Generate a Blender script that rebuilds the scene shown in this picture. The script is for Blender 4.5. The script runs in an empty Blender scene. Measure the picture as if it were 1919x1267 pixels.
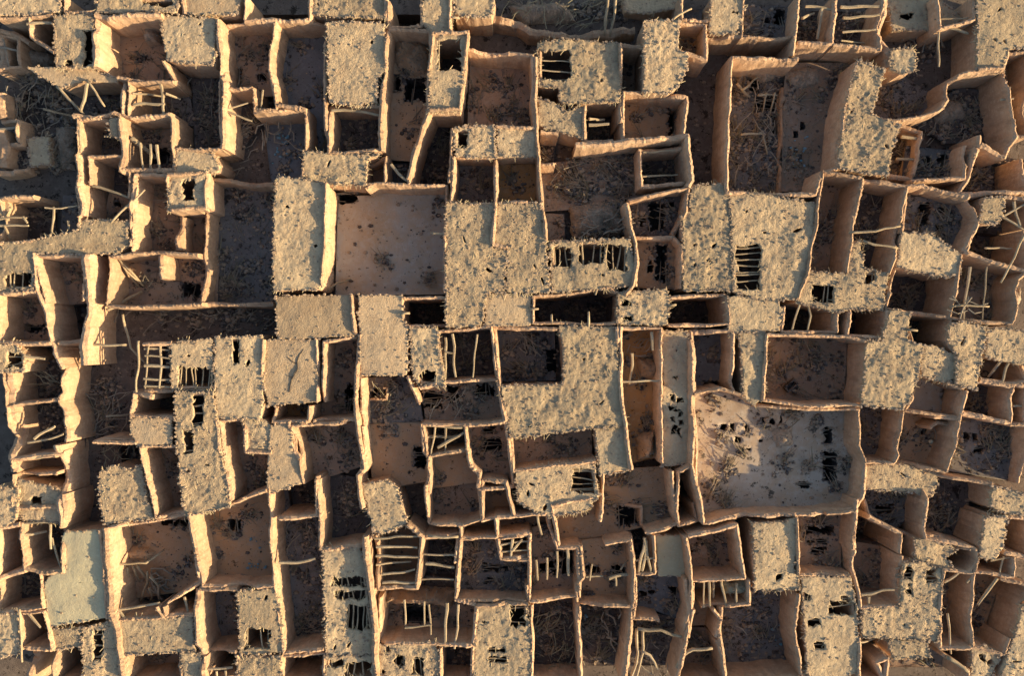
import bpy, math, random
from mathutils import Vector, noise, Matrix
from mathutils.geometry import delaunay_2d_cdt
D_ = r'''
# ---------- A1
R A1|-3,-3 43,-3 43,8 20,10 -3,11|shaggy straw-flecked roof filling the very top left corner
O A1 f=0 n=0,1 c=g|46,-3 70,-3 70,8 46,8|small dark roofless cell at the top edge right of the corner roof
R A1 h=102,-4,124,4|70,-3 128,-3 127,8 70,9|tan mud roof with a square grey opening on the top edge
R A1 s=m z=2.9 p=3|132,-3 173,-3 171,10 133,10|smooth tan roof with a sunlit parapet on its left at the top edge
W A1 t=.34|-3,13 17,12 38,10|sunlit mud wall under the top left corner roof
O A1 f=0 n=0,1 c=d b=19,17,37,16|20,12 38,11 39,37 20,25|dark open room crossed by one pale beam below the corner roof
R A1 h=60,22,67,47;47,43,52,50|39,11 63,9 67,11 68,49 41,48 39,30|fan textured mud roof with a black slot along its right side
W A1 t=.4 z=3.4|67,10 76,11 77,12 103,10 116,10|tall sunlit wall with a pale top above the red floored room
W A1 t=.5 z=3.4|67.5,11 68,48|thick sunlit wall between the slotted fan roof and the red floored room
O A1 f=.5 n=0,1,5 c=r j=1.6|69,11 117,11 117,44 123,57 104,58 84,55 70,49|red floored ruined room with a broken lower wall and a sun fleck
M A1 z=.5 h=1.9|102,11 116,11 117,33 108,33 102,25|grey rubble slab leaning in the red floored room
R A1|116,10 154,13 155,40 152,46 130,45 119,42|mud roof with bristling grey straw on its left and lower edges
W A1 t=.46 z=3.3|156,13 158,30 157,48 161,60 161,85 160,107|long sunlit north south wall with peg holes near the top left
R A1 z=2.6 s=m|19,48 62,48 85,56 84,59 60,58 45,63 33,57|tilted yellowish mud terrace tapering to a point on the left
B A1 z=2.6 r=.09|41,62 60,82|leaning palm beam under the tilted yellowish terrace
B A1 z=2.7 r=.08|62,58 69,66 76,76|crooked beam hanging below the tilted yellowish terrace
O A1 f=0 n=0,2,3 c=d b=62,60,59,80|43,60 88,59 88,82 53,83|dark roofless room under the tilted yellowish terrace
O A1 f=0 n=1,2 c=g b=95,67,120,66;116,60,118,82;96,75,118,74;119,68,129,69|93,59 124,58 128,82 92,83|dark room of crossing beams below the red floored room
W A1 t=.36|53,83 68,84 82,81 95,85 123,82|bead topped wall running under the two dark beam rooms
P A1 n=18 f=.1 a=60|130,52 158,50 158,88 133,90|thin dry stick in the dark tangle left of the long peg hole wall
O A1 f=.1 n=0,2,3 c=d|126,47 158,46 159,106 128,106|large dark debris room left of the long peg hole wall
O A1 f=.1 n=1,2 c=g b=57,86,57,110;75,97,84,97|56,85 85,85 85,111 56,111|small dark room edged by one thin bright pole on its left
R A1|78,85 85,85 85,100 79,97|narrow shaggy roof scrap beside the room with the bright pole
W A1 t=.5 z=3.3|86,84 87,100 86,122 98,125|thick sunlit wall between the bright pole room and the tan floored room
O A1 f=.6 n=0,3 c=r h=96,106,123,118 b=101,103,103,121;108,103,109,121;114,104,114,121|88,85 124,84 125,123 88,122|tan floored room ending in a black pit with short posts
W A1 t=.5 z=2.6|125,90 126,102|short sunlit wall stub at the right of the tan floored room
B A1 z=2.2 r=.16|96,101 108,112|fat leaning log on the edge of the black pit with short posts
R A1 z=2.8|126,108 150,107 158,118 156,124 126,125|shaggy roof with straw spilling from its right end below the dark debris room
W A1 t=.34|126,107 143,108 160,107|bead topped wall along the upper edge of the straw spilling roof
W A1 t=.44 z=3.3 j=1.3|56,111 56,127 57,140 58,155|ragged sunlit wall on the right of the dark left alley
P A1 n=14 f=.05 a=120|0,58 14,60 14,84 0,80|thin dry stick in the dark heap at the left edge below the corner
W A1 z=1.3 t=.8 j=1.2|-1,24 1,38 1,52|shaded thick wall at the left edge below the corner roof, upper piece
W A1 z=1.4 t=.8 j=1.2|-2,66 0,84|shaded thick wall stub at the left edge beside the dark stick heap
W A1 z=1.4 t=.9 j=1.2|-1,93 1,108 0,120|shaded thick wall at the left edge, the lowest piece along the dark alley
W A1 z=1.8 t=.4 j=1.2|-3,21 10,24 20,30|slanting dim wall across the upper end of the dark left alley
C A1 d=.6|20,30 40,40 55,70 55,125 14,125 10,40|x
C C1 d=.8|8,0 108,0 114,18 60,21 34,18|x
C A2 d=.5|66,106 140,106 235,98 235,120 110,124|x
C A3 d=.5|62,36 92,46 94,86 66,82|x
C D1 d=.6|108,88 150,70 178,58 182,92 150,94 118,96|x
C D1 d=.5|100,20 150,24 150,48 118,46 106,32|x
C D4 d=.4|74,0 100,25 102,38 72,34|x
B A1 z=1.2 r=.07|34,80 52,82|pale beam lying at the edge of the dark left alley
P A1 n=12 f=.05 a=20|18,86 54,86 52,124 22,124|thin dry stick scattered on the dark left alley floor
# ---------- B1
O B1 f=-1.8 n=0 c=d|4,-3 51,-3 50,14 4,15|dark deep room on the top edge left of the grey edged tan roof
R B1 p=1|51,-3 105,-3 105,13 70,12 51,10|tan roof with a grey right edge on the top edge of the photo
O B1 f=-1.8 n=0,3 c=d|107,-3 130,-3 131,18 107,19|small black room on the top edge between two roofs
R B1 p=1|131,-3 151,-3 151,23 138,23 131,17|narrow shaggy roof with dark specks at the top edge
B B1 z=3.1 r=.08|150,12 158,13|beam end poking from the narrow speckled roof at the top edge
R B1|154,-3 183,-3 181,12 168,12 154,10|bright yellowish shaggy roof at the top edge left of the frond tangle
O B1 f=.7 n=3 c=r h=-13,48,1,61;12,53,20,59|-14,15 25,14 21,50 24,62 -14,63|red speckled floor room right of the long peg hole wall
O B1 f=.5 n=3,4 c=b|25,15 62,14 61,80 63,108 49,108 47,79 26,75 21,50|bluish grey floored long room left of the big shaggy roof
R B1 z=3.1|62,15 104,16 104,52 99,55 98,73 85,75 64,73|big shaggy straw roof between the blue floored room and a sunlit wall
W B1 t=.42 z=3.3|106,0 106,17 104,50 102,72 101,108|long sunlit wall on the right of the big shaggy straw roof
O B1 f=.3 n=1 c=d b=66,79,84,80,101,82|64,75 101,76 101,108 64,110|dark square room with one log along its top below the big shaggy roof
O B1 f=.8 n=4,5 c=o h=118,56,134,73;110,53,116,66|107,20 138,22 136,50 135,79 124,111 102,110|ochre floored room with a black pit below a straw collapse
M B1 z=.8 h=1.0|109,26 136,26 135,52 125,56 112,48|dark straw collapse heap at the head of the ochre floored room
R B1 z=3.7 h=142,28,159,50 p=0,1,2,4|139,24 164,24 158,79 136,79 136,50|tall tower house with an open black top half and grey rubble below
B B1 z=3.6 r=.05|143,29 143,49|thin pole along the inner left side of the tower house opening
O C1 f=.3 n=3 c=r|-9,35 38,39 39,92 -11,91|dark reddish court right of the tall tower house
W C1 z=1.5 t=.6 j=1.5|-20,11 0,12 27,16 36,22 60,25 80,24 112,20|curving dim mud wall under the frond tangle at the top edge
W B1 t=.4 z=3.1|136,79 128,100 121,128|diagonal sunlit wall running down from the tall tower house
O B1 f=-1 n=0,1,2,4,5 c=d|138,79 162,80 160,90 153,92 150,131 121,131|dark tapering room below the tall tower house
O B1 f=.2 n=3,4 c=b|8,80 46,78 48,92 45,131 14,131|room with blue rags and a fan of straw on its upper end
P B1 n=16 f=.5 a=90|14,83 40,82 42,104 16,104|thin pole in the fan of straw in the blue rag room
P B1 n=16 f=.05 a=30|-16,92 8,95 12,124 -14,126|thin dry stick in the dark tangle left of the blue rag room
K B1 z=.4|18,96 36,96 36,112 22,120|bluish plastic litter lying in the room with a straw fan
O B1 f=.3 n=1,2,3 c=d b=-10,79,6,74;-10,80,8,86|-14,64 9,63 9,79 -12,106|dark cell with crossed pale beams below the red speckled floor room
O B1 f=.2 n=0 c=d b=16,64,15,79|10,63 24,62 26,78 10,79|tiny dark cell split by one upright pale beam
R B1|45,108 62,110 99,111 91,115 90,133 64,132 46,131|shaggy roof with rubble along its lower edge above the sunny court
O B1 f=.6 n=3 c=r|91,116 104,112 104,132 91,133|small red cell above the top wall of the sunny court
O B1 f=.5 n=0,3 c=d b=108,118,120,130|105,112 124,111 121,133 105,132|small dark cell with a leaning stick above the sunny court
# ---------- C1
P C1 n=34 f=.6 a=40|12,2 80,0 110,20 60,22 20,14|dry palm frond in the dark tangle along the top edge
B C1 z=2.2 r=.09|92,-3 91,22|left one of two pale upright beams in the top frond tangle
B C1 z=2.2 r=.09|97,-3 95,23|right one of two pale upright beams in the top frond tangle
R C1 z=1.4|103,-3 144,-3 142,6 120,9 104,8|sunken dim grey terrace at the top edge right of the frond tangle
R C1 z=3.7|118,14 143,15 142,36 150,38 148,50 143,60 136,67 118,66|shaggy roof with a straw fringe hanging off its right side
B C1 z=3.5 r=.07|137,15 143,10 152,6|crooked stick jutting from the upper right of the straw fringed roof
O C1 f=1 n=3 c=y|143,17 162,18 162,42 143,37|small ochre box room beside the straw fringed roof
O C1 f=.8 n=0,1 c=g|145,-3 165,-3 164,15 145,14|dim grey room on the top edge left of a speckled pale roof
R C1 h=181,8,185,10;184,20,188,23|166,-3 190,-3 188,18 185,24 165,23|pale shaggy roof with dark chips on the top edge above the great court
W C1 t=.4 z=2.9|164,24 185,25 200,28|low sunlit wall below the pale chipped roof
R C1 h=42,36,65,57 hb=h4|41,30 60,28 100,30 101,73 58,74 56,62 42,61|mud roof house with a broken left part exposing dark rafters
W C1 t=.34 z=3.3|101,30 101,60 102,87|sunlit wall on the right of the house with the broken left part
W C1 t=.34 z=3.2|40,40 40,66 40,92 42,112 43,128 46,160 50,205|very long sunlit ridge wall left of the broken rafters house running south
O C1 f=0 n=1,3,2 c=r|102,32 116,33 116,65 102,65|narrow dark red alley room left of the straw fringed roof
O C1 f=.9 n=3 c=o h=135,77,142,97|103,66 120,67 149,70 146,98 103,101|warm floored room with a black doorway slot at its right end
O C1 f=-.8 n=0,1 c=d b=78,85,93,83;78,90,93,89|75,76 102,75 96,101 75,102|dark beam filled cell left of the warm floored room
R C1 z=2.9|42,70 56,76 62,80 73,76 74,100 60,95 42,91|shaggy bright roof scrap with a grey right end below the broken rafters
W C1 t=.44 z=3.3|69,104 85,104 110,101 149,97 151,112 152,130 150,134|long sunlit wall with a rough crest over the rubble floored room
O C1 f=.5 n=0,1,2,3,4,5 c=r|44,112 149,100 150,133 105,140 75,146 47,148|wide rubble floored room below the long rough crested wall
O C1 f=-.5 z=2.6 n=1 c=d b=117,127,142,125;117,109,140,108|115,108 148,105 147,132 116,134|dark square cell crossed by a pale beam in the rubble floored room
P C1 n=10 f=.5 a=150|88,118 112,116 114,134 92,134|palm stick leaning by the dark square cell in the rubble room
O C1 f=0 n=1,3 c=d|43,94 56,95 54,118 44,118|black slot room under the long sunlit ridge wall
R C1 h=-17,94,-9,106|-19,91 10,90 11,113 -18,113|mud roof with a dark hollow at its left, left one of a roof pair
R C1 p=0|12,91 40,92 41,112 12,113|mud roof with speckled lower edge, right one of a roof pair
O C1 f=.3 n=0 c=g|-19,113 11,113 11,147 -21,147|grey brown open room below the left one of the roof pair
O C1 f=.6 n=0,1,3 c=y|12,113 41,112 42,146 12,146|ochre brown open room below the right one of the roof pair
# ---------- D1
O D1 f=-.04 z=3.2 n=1 c=g k=2 h=-8,54,2,66;-2,69,17,80;10,84,17,96|-18,41 30,42 72,44 63,80 58,121 46,124 42,140 -22,138 -21,85|great court with a grey rubble strewn floor at upper right
P D1 n=22 f=.35 a=70|-14,60 12,62 14,120 -16,130|broken palm stick littering the left half of the great court
O D1 z=.6 f=.5 n=0,1,2,3,4,5,6 c=r k=.5 h=26,94,29,99;31,88,34,93;27,106,29,110|19,62 21,45 70,45 62,80 57,121 46,124 42,138 17,138 18,100|raised grey terrace filling the right half of the great court
B D1 z=.7 r=.07|-12,66 -3,58 4,52|slanting pole over the black gap in the great court
B D1 z=.6 r=.08|-16,62 -4,68|thick beam by the left wall of the great court
B D1 z=.8 r=.06|-1,70 8,68 18,67|level teal beam over the larger black gap in the great court
B D1 z=.6 r=.06|5,68 5,81|upright bar, left one of two over the larger black gap
B D1 z=.6 r=.06|11,68 11,81|upright bar, right one of two over the larger black gap
B D1 z=.6 r=.07|-13,98 4,96 8,110|bent pole at the lower left of the great court
K D1 z=.6|22,102 36,98 38,120 24,122|bluish rubbish scattered at the lower end of the great court
M D1 z=.1 h=1.0|-14,46 12,46 16,56 4,60 -8,54 -14,62|collapsed mud heap in the upper left corner of the great court
R D1 z=3.2|73,43 92,50 82,82 102,90 93,126 58,121 63,80 68,57|shaggy boot shaped roof right of the great court
O D1 f=1.4 n=0 c=g h=11,6,20,18;4,12,9,17|-10,-3 30,-3 27,26 -11,27|holed terrace room at the top edge above the great court
W D1 t=.34 z=3.1|30,-3 28,22 26,40|sunlit wall ridge at the top edge right of the holed terrace room
O D1 f=.5 n=0,3 c=d b=35,4,56,6;46,6,46,30;33,14,46,4|31,-3 57,-3 54,31 30,30|teal dark room with an upright beam at the top edge
O D1 f=.4 n=0,3 c=d b=60,5,88,4;62,12,88,10;62,22,86,20;60,30,86,28|58,-3 92,-3 88,35 55,32|dark room ribbed with four level beams at the top edge
R D1 z=1.9 h=103,9,112,13;121,4,129,8|93,-3 129,-3 150,14 131,21 97,22|sunken dim terrace with black openings near the top right
W D1 t=.5 z=2.8|93,-3 90,22 96,33|dim brown wall edging the sunken terrace near the top right
O D1 f=.6 n=0 c=r b=128,14,152,12|130,-3 157,-3 156,14 132,20|reddish dim cell at the top edge left of the pale corner roof
R D1 p=4 h=173,4,177,8|157,-3 196,-3 196,34 180,35 177,50 158,50 159,20|large shaggy pale roof in the top right corner
R D1 z=3.1|97,35 112,34 115,42 113,51 104,53 95,49|small round topped shaggy pillar house near the top right
W D1 t=.34 z=3.1|82,82 90,86 100,87 113,85 130,80 142,69 140,58 148,53 160,51 177,51|winding sunlit wall curling round the dim court at upper right
O D1 f=.2 n=0,1,2,3,4,5,6 c=g|92,50 118,44 140,58 142,68 130,80 100,87 82,82|dim court enclosed by the winding sunlit wall
P D1 n=12 f=.3 a=100|104,20 128,22 150,30 148,50 120,44 108,32|thin grey pole lying in the dim yard behind the round pillar house
B D1 z=2.6 r=.1|134,20 152,23|thick yellowish beam left of the top right corner roof
B D1 z=2.6 r=.07|131,14 130,48|long upright pole across the dim yard at upper right
W D1 t=.34 z=3.1|180,37 180,55 183,80 186,97 183,112|sunlit ridge wall under the top right corner roof
O D1 f=.8 n=3 c=o|181,38 196,36 196,98 186,98|ochre room cut by the right edge under the corner roof
O D1 f=.1 n=0,1,2,3,4,5 c=d b=175,72,184,70|142,70 160,53 180,55 184,95 150,96 130,82|dark pit yard with a clay slope right of the winding wall
P D1 n=14 f=.1 a=45|112,90 150,92 150,104 116,104|dry stick in the dark gully below the winding wall
O D1 f=.2 n=3 z=2 c=d b=103,98,118,100;100,115,116,115|103,90 118,95 112,128 94,127|narrow dark room braced by two beams right of the boot roof
O D1 f=1.2 n=0,3 c=g h=119,112,125,122;129,111,138,122;112,116,116,120|116,100 152,104 148,128 113,129|blue grey terrace with two black pits below the dark gully
W D1 t=.4 z=3.1|160,97 160,104 170,108 180,112|angled sunlit parapet at the right above a dark sunken house
O D1 f=.3 n=0 c=d h=168,116,196,140|160,104 196,112 196,138 148,139|sunken house with black pit at the right edge of the photo
# ---------- A2
O A2 f=.05 n=0,2,3 c=g b=33,34,44,34,55,33;39,34,38,54;49,43,49,50|28,20 55,18 57,48 26,52|dark room with a ladder of poles left of the ragged sunlit wall
O A2 f=0 n=2 c=d b=-3,43,8,42,19,41;-3,47,20,47;3,47,3,58;16,41,19,46|-3,27 8,26 23,26 23,58 -3,60|dark left edge room crossed by two thin poles
R A2 z=2.2 s=m|-3,27 6,28 7,34 4,40 -3,40|small sunlit slab on the left edge inside the pole crossed room
R A2 h=4,81,23,92 hb=v4|-3,60 23,58 57,50 57,43 75,43 92,44 91,62 84,67 60,68 25,67 24,93 -3,94|long shaggy roof strip ending in a slatted overhang on the left edge
O A2 f=0 n=3 c=d|64,-3 86,-4 93,10 93,27 65,18|deep dark cell right of the ragged sunlit wall
O A2 f=.4 n=0,2,3 c=r h=82,28,87,34 b=66,18,80,22,95,28|65,18 95,28 93,43 60,43|dark red cell under a slanting yellow beam
B A2 z=3.2 r=.07|79,45 90,34 104,21|long leaning stick over the dark red cell
W A2 t=.42 z=3.2 j=1.5|96,10 95,28 93,44 93,62|broken bright wall face right of the dark red cell
O A2 f=.6 n=3,4 c=r|97,10 121,11 121,36 143,36 148,66 95,66|orange floored ruined room with a lone bright pillar
W A2 t=.5 z=2.6 j=1.8|128,40 127,52 127,65|lone bright pillar wall stub standing in the orange floored room
R A2 z=3.3 h=131,14,140,29 p=0,1,2,3|121,11 148,9 149,35 121,36|box shaped turret house with a rubble filled open top
O A2 f=.2 n=1,2 c=g z=2.1|150,14 196,17 195,94 196,104 146,104|big dark court left of the tall two patch roof
O A2 f=.5 n=2 c=r|31,69 60,69 60,101 33,103 24,68|red brown square room left of the broad bright wall
W A2 t=.6 z=3.6 j=1.2|60,68 61,85 61,100 59,118 59,130 60,148|broad very bright tall wall beside the left street
O A2 f=.4 n=3,2 c=r h=131,88,145,99|78,69 112,66 142,69 147,75 146,104 100,106 77,105|ruined room with stacked fallen beams and a black hollow
B A2 z=1.6 r=.08|79,60 88,76 95,90|left one of three parallel fallen beams in the ruined beam room
B A2 z=1.6 r=.08|82,64 92,80 98,90|middle one of three parallel fallen beams in the ruined beam room
B A2 z=1.5 r=.08|88,72 94,80 100,90|right one of three parallel fallen beams in the ruined beam room
B A2 z=1.4 r=.1|79,108 98,94|bright tipped log pointing up right in the ruined beam room
W A2 t=.44 z=2.8 j=1.4|114,67 116,78 117,86|bright wall stub between the fallen beams and the black hollow
O A2 f=-.8 n=0,1,3 c=d|36,104 58,102 58,130 41,132|narrow dark cell under the red brown square room
W A2 t=.4 z=3.1|24,67 25,82 26,94 33,110 36,132 38,139 45,150|sunlit wall slanting down beside the narrow dark cell
O A2 f=.4 n=1 c=r h=3,118,32,124|-3,96 26,95 34,118 36,132 -3,132|reddish room at the left edge with a black cut in its floor
P A2 n=30 f=.1 a=20|70,108 140,108 230,98 232,122 120,124|dry stick in the dark rubble lane below the ruined beam room
# ---------- B2
R B2 p=2,3 z=3.4|26,12 42,13 62,17 61,60 59,90 57,93 24,94 24,40|tall roof with a grey patch beside the sunny court
O B2 f=.3 n=0,4,5 c=t h=70,23,84,31|64,21 90,20 98,17 148,18 147,95 62,96|large square sunny court with a warm scuffed floor
B B2 z=2.9 r=.07|147,54 143,53 137,52|pale beam end sticking into the right side of the sunny court
B B2 z=1 r=.07|62,96 70,88 78,85|stick leaning in the lower left corner of the sunny court
R B2 s=m p=1|25,98 80,97 83,126 60,128 27,129|smooth plain mud roof below the tall grey patch roof
R B3 s=m|85,-18 117,-18 117,0 121,5 120,40 86,40|long patchy roof with loose chips and a grey lower corner
O B2 f=-2.4 n=3 c=d|118,99 148,99 148,119 118,119|black rectangular shaft below the sunny court
B B2 z=3.1 r=.08|115,111 122,111|beam end poking over the black rectangular shaft
R B2 z=3.05|148,31 183,32 181,63 192,64 190,95 177,96 174,119 148,121|tall stepped mud roof on the right of the sunny court
R C2 z=3.15 p=6,7|11,31 43,31 47,60 50,92 50,95 19,96 19,63 9,61|straw streaked roof with a sunlit left edge near the centre
# ---------- C2
O C2 f=.6 n=0,1,3 c=r|48,34 62,35 63,58 51,59|small terracotta floored nook by the centre straw roof
M C2 z=.5 h=1.5|64,33 104,27 106,50 100,57 66,57|grey rubble mound filling the ruin near the centre
P C2 n=16 f=1.9 a=15|70,40 106,38 108,58 74,58|splintered palm stick on the grey rubble mound near the centre
R C2 h=52,62,66,77;71,59,90,74;91,61,105,80 hb=v4|50,60 70,58 107,56 111,75 109,90 95,92 52,95|collapsed slat roof with upright rafters showing near the centre
W C2 t=.36 z=3.2|105,30 109,50 112,60 113,75 110,90 104,97|wavy sunlit ridge wall right of the collapsed slat roof
O C2 f=1.3 n=3,4 c=d h=113,38,119,48;121,30,134,51;136,30,140,34|108,28 150,20 148,37 140,53 112,55|room with three black floor holes right of the wavy wall
O C2 f=1.3 n=3 c=o h=120,70,124,80;126,61,135,88|112,55 140,55 145,61 145,92 112,91|orange floored room with two black floor slots
R C2|152,18 174,17 179,24 182,94 146,94 145,40 150,36|pale roof half in blue shade above a square black shaft
R D2 h=-15,61,2,93 hb=h8 p=3|-20,23 0,24 43,31 37,77 29,100 3,101 -17,95|wide textured roof with a black slatted corner at lower left
R C2 s=m|4,96 36,97 37,119 3,120|small warm mud roof left of the long black shaft
O C2 f=-2.4 n=3 c=d|38,98 52,97 93,92 98,95 97,118 38,117|long black rectangular shaft at the centre
B C2 z=3.1 r=.08|35,107 42,107|short beam end on the left rim of the long black shaft
B C2 z=3 r=.08|83,92 83,97|short beam end on the upper rim of the long black shaft
B C2 z=3 r=.08|52,118 52,111|left one of two beam ends on the lower rim of the long black shaft
B C2 z=3 r=.08|78,120 78,109|right one of two beam ends on the lower rim of the long black shaft
R C2 h=101,100,108,105;102,112,110,116|99,95 134,93 136,98 135,119 99,118|square shaggy roof with ragged holes between two black shafts
O C2 f=-2 n=3 c=d|136,98 178,97 179,118 136,119|square black shaft below the half shaded pale roof
B C2 z=3 r=.08|135,105 141,104|beam end poking into the square black shaft
R D2|-21,98 15,100 19,110 16,123 -20,124|shaggy roof right of the square black shaft
# ---------- D2
O D2 f=.3 n=3 c=r z=3.2|47,8 76,13 69,45 66,81 37,77 42,50|narrow room with a broad orange right wall
P D2 n=10 f=.35 a=50|42,48 56,46 54,74 40,74|broken stick on the floor of the narrow orange walled room
O D2 f=.3 n=0,3,4 c=d z=3.2|76,13 107,20 103,48 96,82 69,80 70,45|dim room bridged by two pale crooked poles
B D2 z=3.2 r=.08|66,52 85,51 92,48 103,47|upper one of two pale crooked poles bridging the dim room
B D2 z=3.2 r=.08|76,58 84,61 101,64|lower one of two pale crooked poles bridging the dim room
W D2 t=.36 z=3.2|76,13 92,16 107,19 120,18 140,24 153,27|dim crested wall curving over the rooms right of the wide textured roof
O D2 f=1.3 n=0,3,4 c=g h=116,30,124,48;130,34,135,38;144,43,151,48;129,46,134,50|107,20 153,27 159,44 148,67 130,58 104,52|dim room with rounded black holes in its floor
R D2 z=2.9|104,52 125,53 135,60 147,68 146,82 138,84 110,79 100,76 102,65|shaggy roof with a dripping fringe at its lower edge
R D2|163,27 178,26 177,40 172,46 160,45|small tufted roof near the right edge
O D2 f=.3 n=2,3 c=d b=177,40,196,30;176,40,192,50;184,30,190,48|179,26 196,28 196,49 177,42|dark room of crossed sticks at the right edge
O D2 f=-1 n=0 c=d b=164,63,194,62|159,45 196,50 196,80 173,74 150,67|black room with a level beam at the right edge
B D2 z=3.4 r=.07|193,52 185,70 175,88|long slanting pole over the rooms at the right edge
O D2 f=.5 n=0,1 c=r b=153,77,150,100,148,115;165,77,161,118|147,68 173,74 196,80 188,86 185,95 187,106 184,118 138,114 143,95|wide dim room with two thin upright poles near the right edge
B D2 z=3.3 r=.07|138,105 150,104 167,106|pale stick, longest of the bundle in the wide dim pole room
P D2 n=7 f=2.9 a=10|140,101 160,101 160,109 140,109|thin stick in the bundle laid over the wide dim pole room
O D2 f=-.5 n=0,2 c=d|100,79 144,83 143,95 137,113 93,107|dark room below the dripping fringe roof
R D2 h=40,90,55,102;78,80,85,88 hb=v3|34,80 64,82 69,60 75,57 77,78 94,81 91,108 68,107 58,110 36,104 28,103|shaggy roof with an arched black hole and poles standing in it
O D2 f=-1.8 n=0 c=d b=31,104,27,115,24,124;37,104,38,112,36,124;55,106,57,124|19,106 58,107 58,124 18,124|black room striped by curved upright beams
O D2 f=-1.5 n=0 c=d|67,107 94,108 93,128 65,127|small black room with a brown right wall
# ---------- A3
R A3 h=5,24,16,34 hb=h2|-3,18 10,17 18,26 17,37 -3,38|yellow tufted broken roof at the left edge
O A3 f=.4 n=2,1 c=d b=18,27,32,28|2,38 18,30 44,27 44,53 40,57 5,62|ruined left edge room with a bright chunk of wall
W A3 t=.8 z=2.9 j=1.7|6,38 6,48 7,60|bright eroded wall chunk in the ruined left edge room
P A3 n=8 f=1.5 a=130|28,36 40,37 41,46 30,47|yellowish frond in the tuft beside the left street wall
O A3 f=.3 n=0,1,2 c=d b=20,88,34,86,46,82;25,85,40,76|5,62 40,57 47,75 46,96 8,100|ruined left room crossed by two leaning poles
W A3 t=.7 z=3 j=1.6|6,63 7,78 8,92 9,110|tall bright eroded wall in the ruined left room with leaning poles
W A3 t=.36 z=3.1 j=1.3|38,23 45,35 44,52 41,58 47,70 47,88|ragged dim wall crest along the left street
O A3 f=.4 n=1 c=r b=8,100,39,97|9,101 40,98 40,111 9,112|small reddish strip room under a straight pale beam on the left
W A3 t=.5 z=3.2|41,90 41,108 42,128 44,146|bright upright wall on the left side of the street
O A3 f=-.5 n=0,1 c=d b=-3,125,8,125|9,112 41,111 42,135 10,135|dark hollow cell with straw at the left edge below the strip room
B A3 z=2.8 r=.09|58,17 75,18 91,18|straight bright beam spanning the gap right of the broad bright wall
B A3 z=3 r=.08|100,15 99,35 98,52|bare upright pole left of the lattice roof
B A3 z=1.5 r=.08|91,-4 94,20 102,32|thin curved stick beside the bare upright pole
B A3 z=1.2 r=.07|79,69 87,69 94,68|pale curved stick in the dark yard by the street
P A3 n=22 f=.1 a=30|64,38 90,50 92,84 66,80|dry stick in the dark yard between street and lattice roof
O A3 f=-.3 n=1,3 c=d b=107,17,105,49;115,17,115,49;104,21,122,21;104,26,122,27;104,33,122,34;104,42,122,43;104,48,122,48|103,17 123,17 123,51 103,51|open lattice of crossed beams over a black cell
R A3 h=128,34,152,50 hb=v9|123,17 153,13 153,51 123,50|thatched roof whose lower half is a grating of bluish poles
R A3 h=167,14,172,32|154,13 188,11 190,40 188,71 155,71|mottled shaggy roof left of the cracked smooth roof
O A3 f=-1 n=1,2 c=d|95,52 110,55 124,52 125,71 94,69|small black room below the lattice of crossed beams
R A3 s=m|94,70 123,71 123,89 99,91 93,80|small tidy mud roof below the small black room
R A3 h=138,54,146,77;132,79,139,96 hb=h4 z=3.1|125,52 153,52 156,72 158,90 165,127 166,134 133,142 131,127 127,90|long shaggy roof with a black slot braced by rungs
W A3 t=.34 z=2.6|66,88 75,86 98,86|thin curved sunlit wall closing the dark yard
R A3 z=2.8|72,109 80,105 95,108 101,104 105,127 111,143 75,147 71,125|shaggy roof with yellow tufts beside the street
O A3 f=-1 n=1,2,3 c=d|70,88 99,88 101,108 72,110|black fern like hollow above the yellow tufted roof
P A3 n=14 f=.5 a=100|74,90 98,90 98,106 76,106|dark frond drooping in the hollow above the yellow tufted roof
O A3 f=.4 n=1 c=r|101,91 128,91 131,126 133,139 112,143|narrow red floored room with a bright left wall, upper middle left
W A3 t=.42 z=3.2|155,72 157,92 163,115 165,130|bright wall face left of the narrow brown L room
O A3 f=.5 n=3,4 c=r|158,72 175,71 177,95 195,95 193,124 165,132|brown L shaped room left of the chipped narrow roof
R A3 z=2.8|174,71 188,71 195,76 196,94 177,95|little mossy square roof beside the brown L room
# ---------- B3
R B3 s=m z=2.9 p=1,4|17,14 55,14 56,59 20,62 16,40|smooth mud roof split by a dark winding crack
O B3 f=.3 n=0 c=y|25,63 50,62 49,73 24,74|tiny orange lit room below the cracked roof
R B3 s=m p=1,2|22,76 36,73 38,95 43,100 44,118 30,122 19,126 20,95|narrow roof with chips and a bright right wall
O B3 f=.5 n=4,5 c=r h=76,46,82,66|60,16 85,12 83,60 84,72 52,73 52,62 60,60|brown floored room right of the cracked roof
O B3 f=.6 n=1,3,4 c=r|37,76 76,74 85,72 88,108 60,117 45,118 43,100|reddish room with scratch marks on the floor
W B3 t=.4 z=3.2|86,10 84,40 83,60 85,80 87,95 90,107 85,112 86,128 88,136|long wavy sunlit wall right of the reddish scratched room
O B3 f=1 n=0,2,3 c=g h=88,50,101,56;103,51,106,56|87,42 121,41 127,60 130,75 88,77|grey floored room with a low framed pit
O B3 f=1 n=0,4,5 c=o h=125,91,134,107|88,77 130,75 132,95 136,99 134,120 92,128 90,107|orange floored room touched by a patch of sun
R B3 h=130,37,140,46|122,6 141,5 146,40 147,48 130,47 124,40|speckled roof breaking into a straw hole at its lower end
O B3 f=-.5 n=3 c=d b=153,10,154,28,155,41;170,10,167,41;148,12,147,43;148,24,153,24|142,8 181,5 185,43 146,45|dark room barred by two upright beams
O B3 f=1.2 n=0,4 c=r h=132,51,146,64;149,47,158,58;170,46,183,55|146,45 185,43 191,73 160,76 131,75 129,49|debris room with black holes below the dark barred room
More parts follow.
